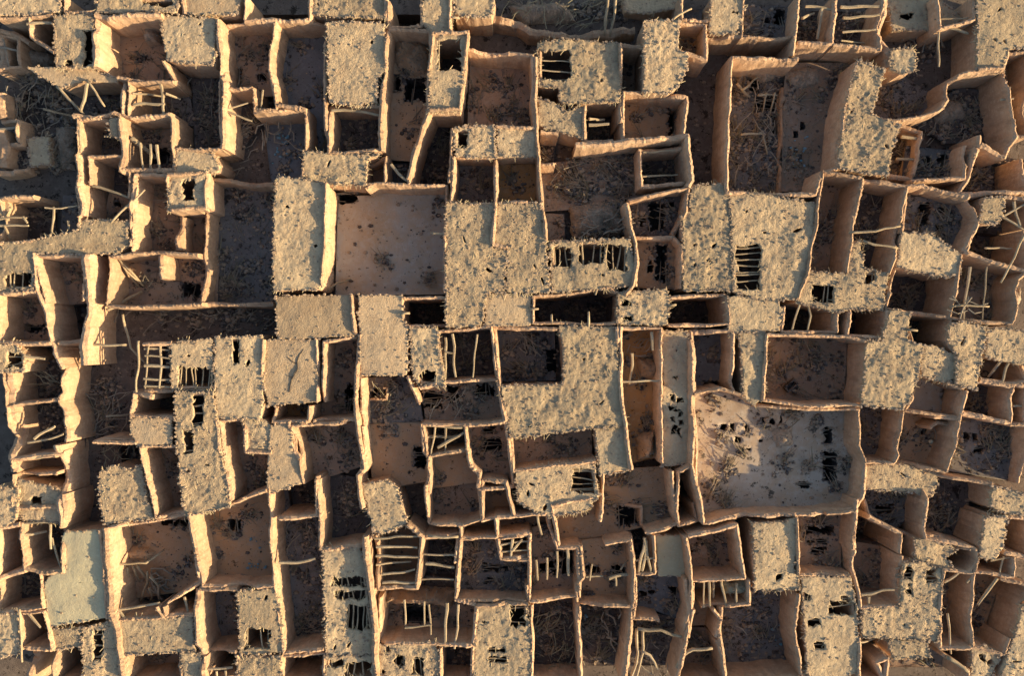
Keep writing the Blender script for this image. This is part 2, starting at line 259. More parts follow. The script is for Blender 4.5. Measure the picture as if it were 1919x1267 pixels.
P B3 n=14 f=1.3 a=60|134,60 160,50 158,72 136,73|broken stick on the floor of the debris room with black holes
O B3 f=0 n=0,1 c=d b=131,76,145,76,160,77;131,85,162,84;140,77,138,97;148,78,147,96;142,92,160,80|131,76 160,76 164,94 145,97 135,99|open frame of pale beams forming squares
O B3 f=.8 n=0,4 c=o|136,99 164,94 166,105 172,112 171,121 135,126|orange brown room below the open frame of pale beams
O B3 f=1 n=0 c=r h=174,78,183,82;175,84,188,94|161,76 191,74 193,86 197,121 172,122 172,110 166,105|room with a small square black pit left of the black striped roof
# ---------- C3
O C3 f=.3 n=1,2 c=g h=47,21,55,38|10,5 55,6 56,45 14,46|brown room with a pale debris pile and a black pit at its right
P C3 n=16 f=.35 a=120|30,12 42,14 42,24 30,22|pale splinter in the debris pile on the brown room floor
R C3 z=3.05 p=1|56,4 98,5 100,40 104,76 82,78 22,85 19,70 14,47 60,46 60,20|big L shaped mud roof right of centre
R C3 z=2.85|83,78 104,76 109,108 86,112 84,95|small roof below the big L shaped roof
O C3 f=.8 n=0,1 c=r|22,86 82,78 83,102 60,104 24,109|long brown room under the big L shaped roof
R C3 z=2.9 h=67,107,81,125 hb=h6|25,109 60,104 82,103 85,126 78,137 50,142 45,140 28,132|shaggy roof with black comb like slats at its right end
W C3 t=.34 z=3.2|101,5 100,40 104,72 109,108|sunlit ridge wall between the big L roof and the ochre ruin
O C3 f=.6 n=2,3 c=y b=102,44,131,43;109,24,109,52;123,8,123,22|101,6 130,6 131,103 110,108 104,76 101,40|ochre ruin with fallen rafters at its upper end
P C3 n=12 f=.9 a=10|104,10 128,10 128,26 104,26|dark rafter stub fallen in the upper end of the ochre ruin
M C3 z=.6 h=1.7|112,82 126,79 122,99 112,101|ochre clay mound in the lower part of the ochre ruin
M C3 z=.6 h=1.4|112,27 129,26 130,42 113,42|collapsed clay block in the middle of the ochre ruin
R C3 z=2.4 h=136,54,141,58;142,56,146,60;136,62,141,66;142,64,146,70;137,69,141,73;142,72,146,76;137,76,142,82;142,77,145,82;138,40,142,43|131,7 149,8 151,104 131,105|long grey terrace with a double row of small black holes
W C3 t=.36 z=3.2|152,14 153,50 153,85 152,104 155,118 159,130 161,146|sunlit ridge wall left of the spotted bright court
O C3 f=.5 n=3 c=b h=160,43,178,49|153,8 182,8 181,45 183,52 154,52|blue shaded room ending in a black cut
W C3 t=.36 z=3.1|154,53 163,51 172,50 189,54|arched sunlit wall on the top of the spotted bright court
R D3|-13,5 6,8 5,57 -2,62 -10,55|narrow leaf shaped roof left of the dark court with a ring
O D3 f=1 n=0,1,2,5,6 c=p z=2.9 h=3,70,6,74;8,70,12,75;-20,74,-16,80;-16,84,-12,88;-26,75,-22,79;-9,76,-6,82;48,77,54,90;47,95,57,116;12,84,16,87;-8,92,-4,94;1,86,4,88;30,116,37,121;16,69,18,75|-45,56 -27,51 -10,55 2,62 64,65 74,64 74,97 78,103 76,128 71,136 48,140 -7,141 -38,146 -44,118|large pale spotted court with a triangle of sunlight
P D3 n=14 f=1.1 a=30|-40,112 -8,116 -6,136 -36,138|dry branch in the lower left corner of the spotted court
O C4 f=.9 n=0,4,5 c=o h=98,5,115,19|88,-17 137,-21 141,10 144,18 120,25 90,32 72,34 57,35 51,4 86,-2|warm floored room with a framed black square pit
W C4 t=.3 z=2.9|88,-18 88,0 86,16|short stub wall inside the warm room with the square pit
W C4 t=.22 z=1.4|97,17 97,5 116,5 117,20|low pale frame round the black square pit in the warm room
O C4 f=-2 n=1 c=d|143,-20 151,-24 156,4 158,16 144,19 141,8|black narrow slot left of the spotted court's lower corner
# ---------- D3
O D3 f=.3 n=2 c=r z=3.2 |7,10 64,12 78,15 75,62 40,62 5,58|dark court with a ring and a trough on its floor
R D3 z=3.2|96,-8 110,-6 108,15 120,18 116,40 110,58 104,64 75,62 77,40 79,15 90,14|tall pale speckled roof right of the dark court
O D3 f=-.8 n=3 c=d|110,-5 140,-2 138,14 140,18 112,16|dark cell with a crossed peg above a grey shaded roof
B D3 z=3.2 r=.08|107,7 115,8|crossed peg on the wall of the dark cell
R D3 z=2.9|118,18 126,18 143,25 144,42 137,45 118,41|speckled roof with a blue grey right end
R D3 z=3.2|138,3 150,1 165,5 163,20 160,35 158,50 143,47 144,25 137,15|bright pale straw roof standing tall near the right side
R D3 z=3|166,6 196,8 196,33 164,27|bright roof with dripping straw at the right edge
O D3 f=.3 n=0,3 c=r b=174,30,169,44;181,31,176,46|164,28 196,33 194,48 160,42|red brown room with two slim beams at the right edge
O D3 f=.9 n=0 c=t h=133,48,140,64|112,41 137,45 150,50 146,71 106,65 111,57|tan room with white scraps and a dark slot
O D3 f=.4 n=0 c=g|74,64 104,65 101,95 98,103 78,103 73,90|upright grey room with an orange right wall
O D3 f=.6 n=0,3 c=o h=117,77,122,83|104,66 128,70 146,72 143,85 136,110 100,103 102,95|brown ruin with a bright inner wall scrap
W D3 t=.3 z=2.4|124,78 130,74 141,76|bright inner wall scrap in the brown ruin
B D3 z=1.4 r=.12|122,87 131,87|pale block like log in the brown ruin
O D3 f=.6 n=0 c=d|151,51 160,43 184,48 182,74 147,67|dim brown room under the slim beam room
O D3 f=1 n=0,3 c=g h=148,81,152,86;154,82,158,86;155,92,162,96|147,67 182,75 196,76 196,120 136,110 143,88|wide grey floored room at the right edge
O D3 f=-1 n=3 c=d b=185,62,192,63|185,47 194,44 192,75 183,75|black slim cell bounded by two ridges at the right edge
R D3 z=2.5|77,104 99,103 131,110 126,128 113,124 95,123 76,122|frosty grey shaggy roof right of the spotted court
O D4 f=.2 n=1,3 c=d|123,-18 170,-11 168,10 160,34 138,29 121,26 119,20 122,2|dark room with an orange right wall below the wide grey room
R D4|169,-10 196,-4 196,12 176,9 168,6|pale straw roof at the right edge in the lower half
# ---------- A4
R A4|-3,-10 13,-8 12,13 7,19 -3,20|sandy roof corner on the left edge above a dim room
R A4 h=22,-2,30,4 z=2.8|13,-15 42,-8 44,0 44,17 36,16 18,16 13,12|palm strewn broken roof left of the street's lower end
W A4 t=.44 z=3.1|45,-4 46,8 44,20|bright wall at the lower left end of the street
O A4 f=-.5 n=0 c=d b=17,17,27,17,36,17;16,25,33,25;36,18,37,35;37,28,41,40,44,50|15,17 44,17 45,52 32,54 18,50 15,30|dark room with a hanging palm trunk left of the pale roof
O A4 f=.3 n=1 c=g|-3,21 14,18 18,52 -3,58|dim grey room at the left edge below the sandy corner
O A4 f=.4 n=0 c=d|-3,58 28,54 31,78 -3,82|brown room at the left edge by the pale smooth roof
R A4 z=2.9 s=g p=1,2|46,23 72,22 75,40 78,85 34,92 33,80 31,62 36,54 47,52 44,28|smooth pale greenish grey roof with a blue shadow strip
W A4 t=.55 z=3.2|75,21 77,50 80,84 84,100 88,128|very bright pitted wall right of the pale smooth roof
O A4 f=.3 n=5 c=o h=117,14,135,19|78,21 110,16 136,11 140,40 144,60 120,75 82,82|room with a fan of fallen beams and a lit clay heap
M A4 z=.3 h=.9|92,33 108,34 113,38 108,43 92,43|small lit clay heap in the fallen beam fan room
B A4 z=.9 r=.08|94,47 93,62 92,77|straight pale log, leftmost of the fallen beam fan
B A4 z=1 r=.07|98,46 98,54 97,62|short pale log, second from the left in the fallen beam fan
B A4 z=1 r=.09|101,46 103,54 104,61|thick log, third from the left in the fallen beam fan
B A4 z=.9 r=.08|107,50 106,60 103,69 97,76|curved log in the middle of the fallen beam fan
B A4 z=.9 r=.07|110,62 109,69 105,75|short curved log right of the middle of the fallen beam fan
B A4 z=.9 r=.07|110,54 114,62 114,70 111,76|bowed log, rightmost of the fallen beam fan
B A4 z=2.7 r=.09|81,80 98,77 115,74|pale beam closing the lower side of the fallen beam fan
P A4 n=16 f=.35 a=-35|106,50 122,50 122,66 108,66|grey palm log behind the fallen beam fan
B A4 z=1.8 r=.08|78,46 105,46 114,38|pale bent beam along the head of the fallen beam fan
W A4 t=.42 z=3.3|136,10 140,38 144,52|bright wall right of the fallen beam fan room
O A4 f=.8 n=2,3 c=o h=164,14,174,23|138,10 170,2 192,-7 194,25 198,62 175,64 146,62|sandy floored room with teal litter and a black hole
K A4 z=.85|180,26 190,24 192,50 178,52|teal litter spread on the sandy floored room
O A4 f=-.5 n=0 c=d b=83,79,90,86|83,81 113,77 117,85 84,87|dark strip room with a diagonal stick below the beam fan
O A4 f=-1 n=0,1 c=d b=132,70,134,81|118,77 138,69 139,83 119,85|black small room below the fallen beam fan room
R A4 z=2.9|84,87 118,85 139,83 140,109 120,110 88,112|chip strewn mud roof in the lower left
W A4 t=.42 z=3.2|140,66 141,90 144,112 147,130|bright wall right of the chip strewn roof
O A4 f=.3 n=1,3 c=g|142,65 170,65 171,110 145,112|grey brown room with a step, right of the chip strewn roof
R B4 h=4,93,22,108 hb=v4|-2,66 25,64 29,80 31,110 0,112|shaggy roof with a tattered dark lower half in the lower left
R A4|-3,83 13,81 15,110 -3,115|left edge roof beside a tall thin pole
B A4 z=3.2 r=.07|14,79 15,95 16,117|tall thin pole beside the left edge roof
O A4 f=-.3 n=3 c=d b=21,82,30,92|16,82 31,81 38,108 18,107|dark cell with a leaning stick beside the tall thin pole
W A4 t=.6 z=2.9 j=1.6|21,107 22,116 20,128 20,135|bright broken wall end at the lower left bottom edge
R A4 z=2.8|36,93 58,93 59,106 39,108|small ragged roof with drooping poles under the pale smooth roof
O A4 f=-1 n=0,1 c=d|39,108 59,107 60,132 38,132|black room under the drooping poles at the bottom edge
R A4 h=66,94,73,116 hb=h5 z=2.9|59,93 80,88 84,100 88,132 60,132|shaggy roof with a laddered hole at the lower left bottom edge
O A4 f=.4 n=0 c=r|88,112 127,110 132,132 92,132|red floored room at the bottom edge, lower left
R A4|129,110 144,110 147,132 133,132|narrow speckled roof on the bottom edge
O A4 f=-1 n=0 c=d b=149,122,167,121;156,123,156,130;162,123,162,130|147,113 171,112 172,132 148,132|dark cell with short rungs at the bottom edge
# ---------- B4
O B4 f=.2 n=0,3 c=g b=28,46,40,45,54,43|21,-10 55,-17 57,10 58,36 60,108 31,111 27,75 22,35|long grey room crossed by one pale beam halfway
O B4 f=-.6 n=0,3 c=d|25,-9 55,-15 55,12 28,14|dark upper cell of the long grey room
P B4 n=12 f=.3 a=25|30,84 57,86 58,104 32,106|dark stick at the lower end of the long grey room
O B4 f=.3 n=0,1 c=d|56,-15 86,-10 95,27 90,33 58,36|dark room left of the leaf sprinkled trapezoid roof
R B4 z=2.9 p=3|87,-11 105,-14 113,-9 120,17 108,23 96,25|trapezoid roof sprinkled with leaves above the ladder room
O B4 f=.5 n=0 c=r|133,-10 172,-13 173,15 160,18 136,18|brown U walled room above the ladder room
O B4 f=.6 n=3 c=o|174,-14 191,-12 197,12 183,13 174,16|orange brown nook right of the U walled room
O B4 f=-.3 n=0 c=o z=3.1 b=97,28,112,26,129,27;98,34,128,35;98,40,128,41;98,47,128,46;102,54,126,51;102,60,126,60|97,26 120,18 131,27 129,45 127,64 100,64|ladder room with six golden level beams
W B4 t=.5 z=3.4|90,27 91,45 94,60 96,80 97,100 98,135|long bright wall left of the ladder room
O B4 f=-.5 n=3,2 c=d b=131,40,155,40;128,57,154,58;133,47,154,48|131,28 157,26 155,45 153,66 127,64|dark beam room right of the ladder room
B B4 z=3 r=.09|135,26 145,27 157,27|pale beam on top of the dark beam room
O B4 f=.2 n=0 c=o|158,18 173,16 184,13 185,27 159,28|small orange room above the two pit room
O C4 f=1.1 n=3 c=g h=2,46,20,52;3,55,11,60|-14,29 12,28 15,43 34,44 33,62 34,73 -18,73|grey brown room with two black pits right of the dark beam room
R B4 h=66,56,90,63;68,66,90,72;77,76,94,94 hb=v6|59,35 86,34 90,50 93,75 97,112 62,112|shaggy roof with greenish thatch stripes and a black hole
M B4 z=.3 h=1.8|102,64 126,62 155,64 153,76 104,73|reddish clay bank under the ladder room
O B4 f=.2 n=0 c=r h=117,73,137,89 b=118,72,119,91;132,74,133,90;118,92,138,90;149,75,148,90,147,106;157,75,156,92,154,107;136,76,137,98|101,70 155,73 171,76 167,105 140,104 99,104|room with a square frame of beams over a black pit
R B4 h=112,112,118,120;124,114,132,127;104,106,108,110 hb=v2|99,105 140,103 144,115 142,132 98,132|tattered shaggy roof with upright stubs at the bottom edge
O B4 f=.3 n=0 c=d b=144,106,166,105;144,106,144,116|144,107 167,105 166,132 144,132|dark cell under a corner of pale beams at the bottom edge
R C4 h=6,107,18,111;7,113,19,118;22,76,33,92 hb=h2 p=5|-2,76 34,74 36,95 37,132 -6,132|bright sandy roof with small ladders of slots at the bottom
R B4|-2,113 29,113 31,132 -2,132|shaggy bottom edge roof in the lower left
O B4 f=-.6 n=3 c=d|31,113 60,112 60,132 31,132|dark room on the bottom edge, third from the chip strewn roof
R B4 h=62,116,74,121;76,117,95,128 hb=v4|61,113 97,113 98,132 61,132|slatted ragged roof on the bottom edge left of the long bright wall
# ---------- C4
O C4 f=.2 n=1 c=d b=13,32,35,30;15,37,35,37;23,28,22,42;23,36,30,29|13,28 35,26 35,42 15,43|small lattice box of pale crossed beams
O C4 f=.4 n=3 c=r b=42,12,44,25|11,13 30,12 48,10 50,22 36,25 13,26|brown cell row above the lattice box
O C4 f=1.1 n=0 c=r h=42,46,48,52;49,43,55,54;57,37,68,54 b=40,43,41,58;48,42,48,57;56,37,55,56;63,36,63,55|36,25 50,22 56,35 70,34 72,72 35,73|brown room with upright rails over black gaps
W C4 t=.34 z=3.1|72,34 74,55 70,62 70,78|kinked sunlit wall right of the upright rails room
O C4 f=1.1 n=0,3 c=o h=76,47,86,53;95,48,104,54 b=76,55,88,55;80,46,79,58;92,56,106,55;97,55,97,62;101,50,109,45|72,34 90,32 108,29 111,55 110,77 71,77|brown room with two black pits and broken rails
W C4 t=.38 z=3.2|109,29 111,55 109,85 107,105 104,132|tall ridge wall with an orange left face at lower right of centre
O C4 f=-.6 n=0,3 c=d b=118,28,114,53;118,28,123,53;112,44,125,42;116,52,120,30|111,28 125,26 126,54 112,54|dark slot room filled with crossing green poles
R C4 z=1.9 s=g|126,26 147,25 148,55 128,55|pale grey sunken terrace with a few stones
O C4 f=.8 n=0,3 c=b h=136,62,143,68;114,66,120,70;121,65,125,68|112,56 148,57 151,80 147,94 130,88 111,87|blue grey shaded room below the pale sunken terrace
W C4 t=.34 z=3.2|149,27 152,55 152,80 148,102|thin sunlit ridge right of the pale sunken terrace
O C4 f=.4 n=3 c=r|150,27 185,19 190,57 153,58|reddish square room below the spotted court
O C4 f=-.4 n=0,3 c=r z=2.9 b=160,58,161,78;164,57,165,78;168,56,169,77;174,57,176,78;184,60,184,76|153,60 193,58 194,76 160,78 153,76|room of five pale upright beams
M C4 z=2.3 h=.5|174,60 192,58 193,67 176,68|straw heap caught on the five upright beams
O C4 f=.4 n=0,3 c=o|153,79 168,79 173,87 170,100 150,101|small brown arched cell under the five upright beams
O D4 f=.3 n=0,1 c=g|-25,78 22,66 30,68 27,95 33,128 -22,132 -27,95|blue littered dark room at the bottom edge
K D4 z=.35|8,90 20,88 20,106 6,104|turquoise litter pieces on the dark bottom edge room
O C4 f=.3 n=0 c=d|37,76 70,77 73,132 37,132|room choked with straw thatch at the bottom edge
P C4 n=34 f=.9 a=60|38,78 69,79 70,122 40,122|palm frond in the straw choked bottom edge room
O C4 f=.2 n=0,1,3 c=d|71,77 110,77 106,105 103,132 73,132|dark room with blue scraps and leaning palm logs
P C4 n=10 f=.6 a=125|86,78 104,80 102,112 90,104|palm log leaning in the dark room with blue scraps
K C4 z=.25|74,82 84,81 83,92 75,92|blue cloth scraps in the dark room with palm logs
O C4 f=.1 n=0,1,3 c=d|109,88 147,95 148,103 141,132 105,132|yard with tall bright bent beams at the bottom edge
B C4 z=2.9 r=.11|113,93 130,94 138,97 145,99|long bright bent beam, topmost in the bent beam yard
B C4 z=2.6 r=.09|112,93 114,110 109,130|left one of three upright beams in the bent beam yard
B C4 z=2.6 r=.09|117,93 117,110 112,130|middle one of three upright beams in the bent beam yard
B C4 z=2.6 r=.09|116,108 122,112 128,122|right slanting beam in the bent beam yard
P C4 n=12 f=.4 a=110|112,98 140,104 134,126 110,126|grey stick on the ground of the bent beam yard
B C4 z=2.8 r=.13|141,121 146,112 153,108 167,107|thick arched straw wrapped beam right of the bent beam yard
O C4 f=.3 n=0 c=r|148,102 171,102 174,112 177,132 142,132|brown room under the thick arched beam at the bottom edge
# ---------- D4
R D4 h=14,54,18,58|-3,17 20,16 28,13 29,38 26,50 30,55 30,65 -2,66|pale dotted roof below the spotted court
O D4 f=1.2 n=0,3 c=r z=3.1 h=34,18,55,25;36,28,51,32;37,34,51,40|29,13 50,11 71,8 69,36 68,56 30,54|room with three stacked black grates in its floor
R D4 h=33,66,38,73;52,73,70,83;37,86,46,91;42,101,48,108;60,70,68,75 hb=h1|32,55 67,56 71,75 73,100 72,124 60,130 37,131 34,95|tall ragged roof full of holes at the lower right
W D4 t=.34 z=1.7|77,0 80,10 88,17 100,22 113,27|curved dim wall beside the black lower right street
O D4 f=.6 n=0,1,3,4,5 c=g h=83,3,97,10|77,-8 122,-8 121,12 119,20 113,27 88,17|bowl like dim room with a black hollow on its left
O D4 f=-2 n=0,3 c=d|72,0 80,12 104,25 103,39 70,35|black street pit right of the spotted court's lower corner
W D4 t=.32 z=3|122,1 121,12 119,20 121,28 140,31 157,36|pale crest between the bowl room and the dark orange walled room
R D4 z=2.9|113,28 122,28 140,33 143,36 136,42 140,48 136,50 113,45|bright shaggy roof with a notch beside a round pit
O D4 f=-.8 n=3,4 c=d|143,36 157,36 159,45 153,52 140,50 137,42|round black pit house at the lower right
O D4 f=.2 n=0 c=r b=74,69,86,67,98,65;80,70,80,80|70,36 104,41 104,77 74,78 72,55|dim room with an arched line and a crossing pole
R D4 h=106,48,112,58;108,60,112,69;122,49,130,60 hb=h3|105,45 115,44 133,50 132,80 130,102 98,100 75,99 75,78 103,77 104,60|big pale roof with a rafter ladder at its upper left
R D4 z=3.1|164,12 180,12 177,35 170,43 160,42|heap like straw roof near the lower right edge
O D4 f=.2 n=3 c=d|180,12 196,15 196,43 178,38|dark room on the right edge beside the straw heap roof
O D4 f=-.3 n=0 c=d b=177,41,175,55;168,44,182,42|159,44 185,42 184,56 156,52|low dark cell with two beams near the right edge
O D4 f=.4 n=2 c=r b=135,60,146,52;150,60,156,53|134,51 156,53 154,80 155,106 132,108 132,80|brown room with corner sticks right of the big pale roof
B D4 z=2.8 r=.07|137,82 139,100 139,111|thin upright pole in the brown room with corner sticks
O D4 f=.1 n=0,3 c=o|156,53 175,57 196,62 190,78 182,100 178,112 155,106 154,80|tall sloping orange walled room near the right edge
B D4 z=3 r=.09|173,57 166,66 159,76|stout slanting beam across the orange walled room
R D4 z=2.9|95,101 122,101 125,113 98,115|small straw roof propped on stubs below the big pale roof
O D4 f=.3 n=0,1 c=y b=74,103,92,103|74,100 95,101 94,114 86,118 92,132 73,132|ochre lit room at the bottom edge below the big pale roof
O D4 f=.4 n=0,3 c=r|94,115 133,112 152,123 150,132 92,132|plain brown room at the bottom edge in the lower right
B D4 z=3.1 r=.12|136,113 144,118 152,124|thick pale beam end at the bottom edge, lower right
R D4 z=2.9 h=160,111,165,116;166,116,171,120|155,105 164,105 176,113 172,120 167,132 153,132|yellow holed broken roof at the bottom edge
R D4 z=3|191,76 197,73 197,132 174,132 180,112 185,100 188,90|pale roof cut by the bottom right corner
W B3 z=1.45 t=.2|88,57 106,57 106,49 103,49|low pale frame round the pit in the grey floored room
W D1 z=2.9 t=.7 j=1.3|93,33 97,40 95,49|reddish stub wall joining the round topped shaggy pillar house
O A1 f=-.7 n=0,1,2,3 c=d|-3,58 13,60 15,80 -3,83|black hollow full of sticks on the left edge beside the dark alley
M A1 z=0 h=1.1|14,31 40,40 40,47 26,48 16,40|slumped dark earth bank above the tilted yellowish terrace
M A1 z=0 h=.7|40,92 54,90 54,122 44,122|low rubble bank beside the bright pole room in the dark alley
M D1 z=.1 h=1.0|118,70 146,72 150,86 126,90|dark rubble bank in the gully below the winding wall
M D2 z=.4 h=.9|178,92 190,92 186,114 172,114|slumped earth bank at the right end of the wide dim pole room
M D1 z=.5 h=.6|20,50 44,48 46,60 24,66|flat earth spill at the head of the raised grey terrace
M C1 z=.1 h=1.1|20,4 60,2 70,16 30,18|dark heap of roof earth under the top frond tangle
M D3 z=1 h=.5|10,78 24,76 26,90 12,92|low grey ash heap in the middle of the large spotted court
O A1 f=.1 z=1.5 n=3 j=1.5 c=d b=-3,34,13,36;2,26,6,48|-3,24 13,27 14,47 -3,50|low broken cell at the left edge below the corner roof
O A1 f=.1 z=1.5 n=3 j=1.5 c=g b=-3,93,12,91|-3,85 12,87 13,103 -3,103|low broken cell at the left edge below the black hollow full of sticks
O A1 f=.1 z=1.4 n=0,3 j=1.6 c=d|-3,103 13,103 15,122 -3,124|lowest broken cell at the left edge along the dark alley
R A1 z=.9|20,99 35,98 36,118 22,120|sunken scrap of collapsed roof in the dark left alley
C C2 f=1.0 d=1.3|64,33 104,27 106,56 67,57|x
C C1 f=.6 d=.8|50,116 110,108 112,138 60,142|x
P A1 n=12 f=.3 a=75|16,52 40,62 52,80 20,84|thin dry stick lying below the tilted yellowish terrace
P D4 n=14 f=.3 a=40|134,56 154,56 154,104 134,104|dry stick in the brown room with corner sticks
P D2 n=12 f=.4 a=20|106,28 150,32 150,50 110,50|dry stick in the dim room with rounded black holes
P D3 n=10 f=.8 a=60|106,72 142,74 134,104 104,98|dry stick in the brown ruin with a bright inner wall scrap
P B4 n=14 f=.3 a=80|30,16 54,16 56,40 32,40|dry stick in the upper half of the long grey room
P D4 n=12 f=.3 a=110|-20,84 22,74 26,96 -20,100|dry stick in the blue littered bottom edge room
'''
S = bpy.context.scene
COL = S.collection
H, TAN = 54.0, 0.73
SUN_EL, SUN_DIP = 15.0, 17.0
X0 = {'A': 0, 'B': 450, 'C': 900, 'D': 1419}
Y0 = {'1': 0, '2': 300, '3': 600, '4': 937}

def W2(tile, x, y, z):
    """traced outline point -> place on the plan at its real height z"""
    px = X0[tile[0]] + x * 10 / 3.838
    py = Y0[tile[1]] + y * 10 / 3.8394
    w = 2 * (H - z) * TAN
    return ((px - 959.5) / 1919 * w, -(py - 633.5) / 1919 * w)

def nz(x, y, z=0.0):
    return noise.noise(Vector((x, y, z)))

# ------------------------------------------------------------------ materials
def mat(name, c1, c2, c3=None, s1=.7, s2=7.0, bump=.5, bscale=14., rough=.95, spots=0.0, sscale=3.6, blot=0.0, rills=False, spotcol=(.05, .04, .035), vcol=False):
    m = bpy.data.materials.new(name); m.use_nodes = True
    N, L = m.node_tree.nodes, m.node_tree.links
    b = N['Principled BSDF']; b.inputs['Roughness'].default_value = rough
    if 'Specular IOR Level' in b.inputs: b.inputs['Specular IOR Level'].default_value = .12
    g = N.new('ShaderNodeNewGeometry')
    def nt(sc, det=5, ro=.6):
        n = N.new('ShaderNodeTexNoise'); n.inputs['Scale'].default_value = sc
        n.inputs['Detail'].default_value = det; n.inputs['Roughness'].default_value = ro
        L.new(g.outputs['Position'], n.inputs['Vector']); return n
    def ramp(src, lo, hi):
        r = N.new('ShaderNodeMapRange'); r.inputs['From Min'].default_value = lo; r.inputs['From Max'].default_value = hi
        L.new(src, r.inputs['Value']); return r.outputs['Result']
    def mix(f, a, bb, mode='MIX'):
        x = N.new('ShaderNodeMix'); x.data_type = 'RGBA'; x.blend_type = mode
        for k, v in (('A', a), ('B', bb)):
            s = [i for i in x.inputs if i.name == k and i.type == 'RGBA'][0]
            if isinstance(v, tuple): s.default_value = (*v, 1)
            else: L.new(v, s)
        fs = [i for i in x.inputs if i.name == 'Factor' and i.type == 'VALUE'][0]
        if isinstance(f, float): fs.default_value = f
        else: L.new(f, fs)
        return [o for o in x.outputs if o.type == 'RGBA'][0]
    n1, n2 = nt(s1), nt(s2, 6, .7)
    c = mix(ramp(n1.outputs['Fac'], .36, .64), c1, c2)
    if c3: c = mix(ramp(n2.outputs['Fac'], .48, .72), c, c3)
    if rills:     # rain channels down the plaster and faint brick courses
        vm = N.new('ShaderNodeVectorMath'); vm.operation = 'MULTIPLY'; vm.inputs[1].default_value = (1.7, 1.7, .5)
        L.new(g.outputs['Position'], vm.inputs[0]); n6 = nt(1.0, 6, .7); L.new(vm.outputs[0], n6.inputs['Vector'])
        c = mix(ramp(n6.outputs['Fac'], .50, .78), c, tuple(v * .72 for v in c2))
        vm2 = N.new('ShaderNodeVectorMath'); vm2.operation = 'MULTIPLY'; vm2.inputs[1].default_value = (.8, .8, 7.0)
        L.new(g.outputs['Position'], vm2.inputs[0]); n7 = nt(1.0, 4, .6); L.new(vm2.outputs[0], n7.inputs['Vector'])
        c = mix(ramp(n7.outputs['Fac'], .52, .80), c, tuple(v * .7 for v in c1))
    oi = N.new('ShaderNodeObjectInfo')
    hv = N.new('ShaderNodeHueSaturation')
    vr = N.new('ShaderNodeMapRange'); vr.inputs['To Min'].default_value = .82; vr.inputs['To Max'].default_value = 1.12
    L.new(oi.outputs['Random'], vr.inputs['Value']); L.new(vr.outputs['Result'], hv.inputs['Value'])
    L.new(c, hv.inputs['Color']); c = hv.outputs['Color']
    if blot:
        n5 = nt(1.25, 9, .78)
        c = mix(ramp(n5.outputs['Fac'], .64 - blot, .67 - blot), c, tuple(v * .25 for v in c1))
    if spots:
        n3 = nt(sscale, 3, .75)
        c = mix(ramp(n3.outputs['Fac'], .70 - spots, .74 - spots), c, spotcol)
    L.new(c, b.inputs['Base Color'])
    n4 = nt(bscale, 6, .65)
    bp = N.new('ShaderNodeBump'); bp.inputs['Strength'].default_value = bump; bp.inputs['Distance'].default_value = .08
    L.new(n4.outputs['Fac'], bp.inputs['Height']); L.new(bp.outputs['Normal'], b.inputs['Normal'])
    return m

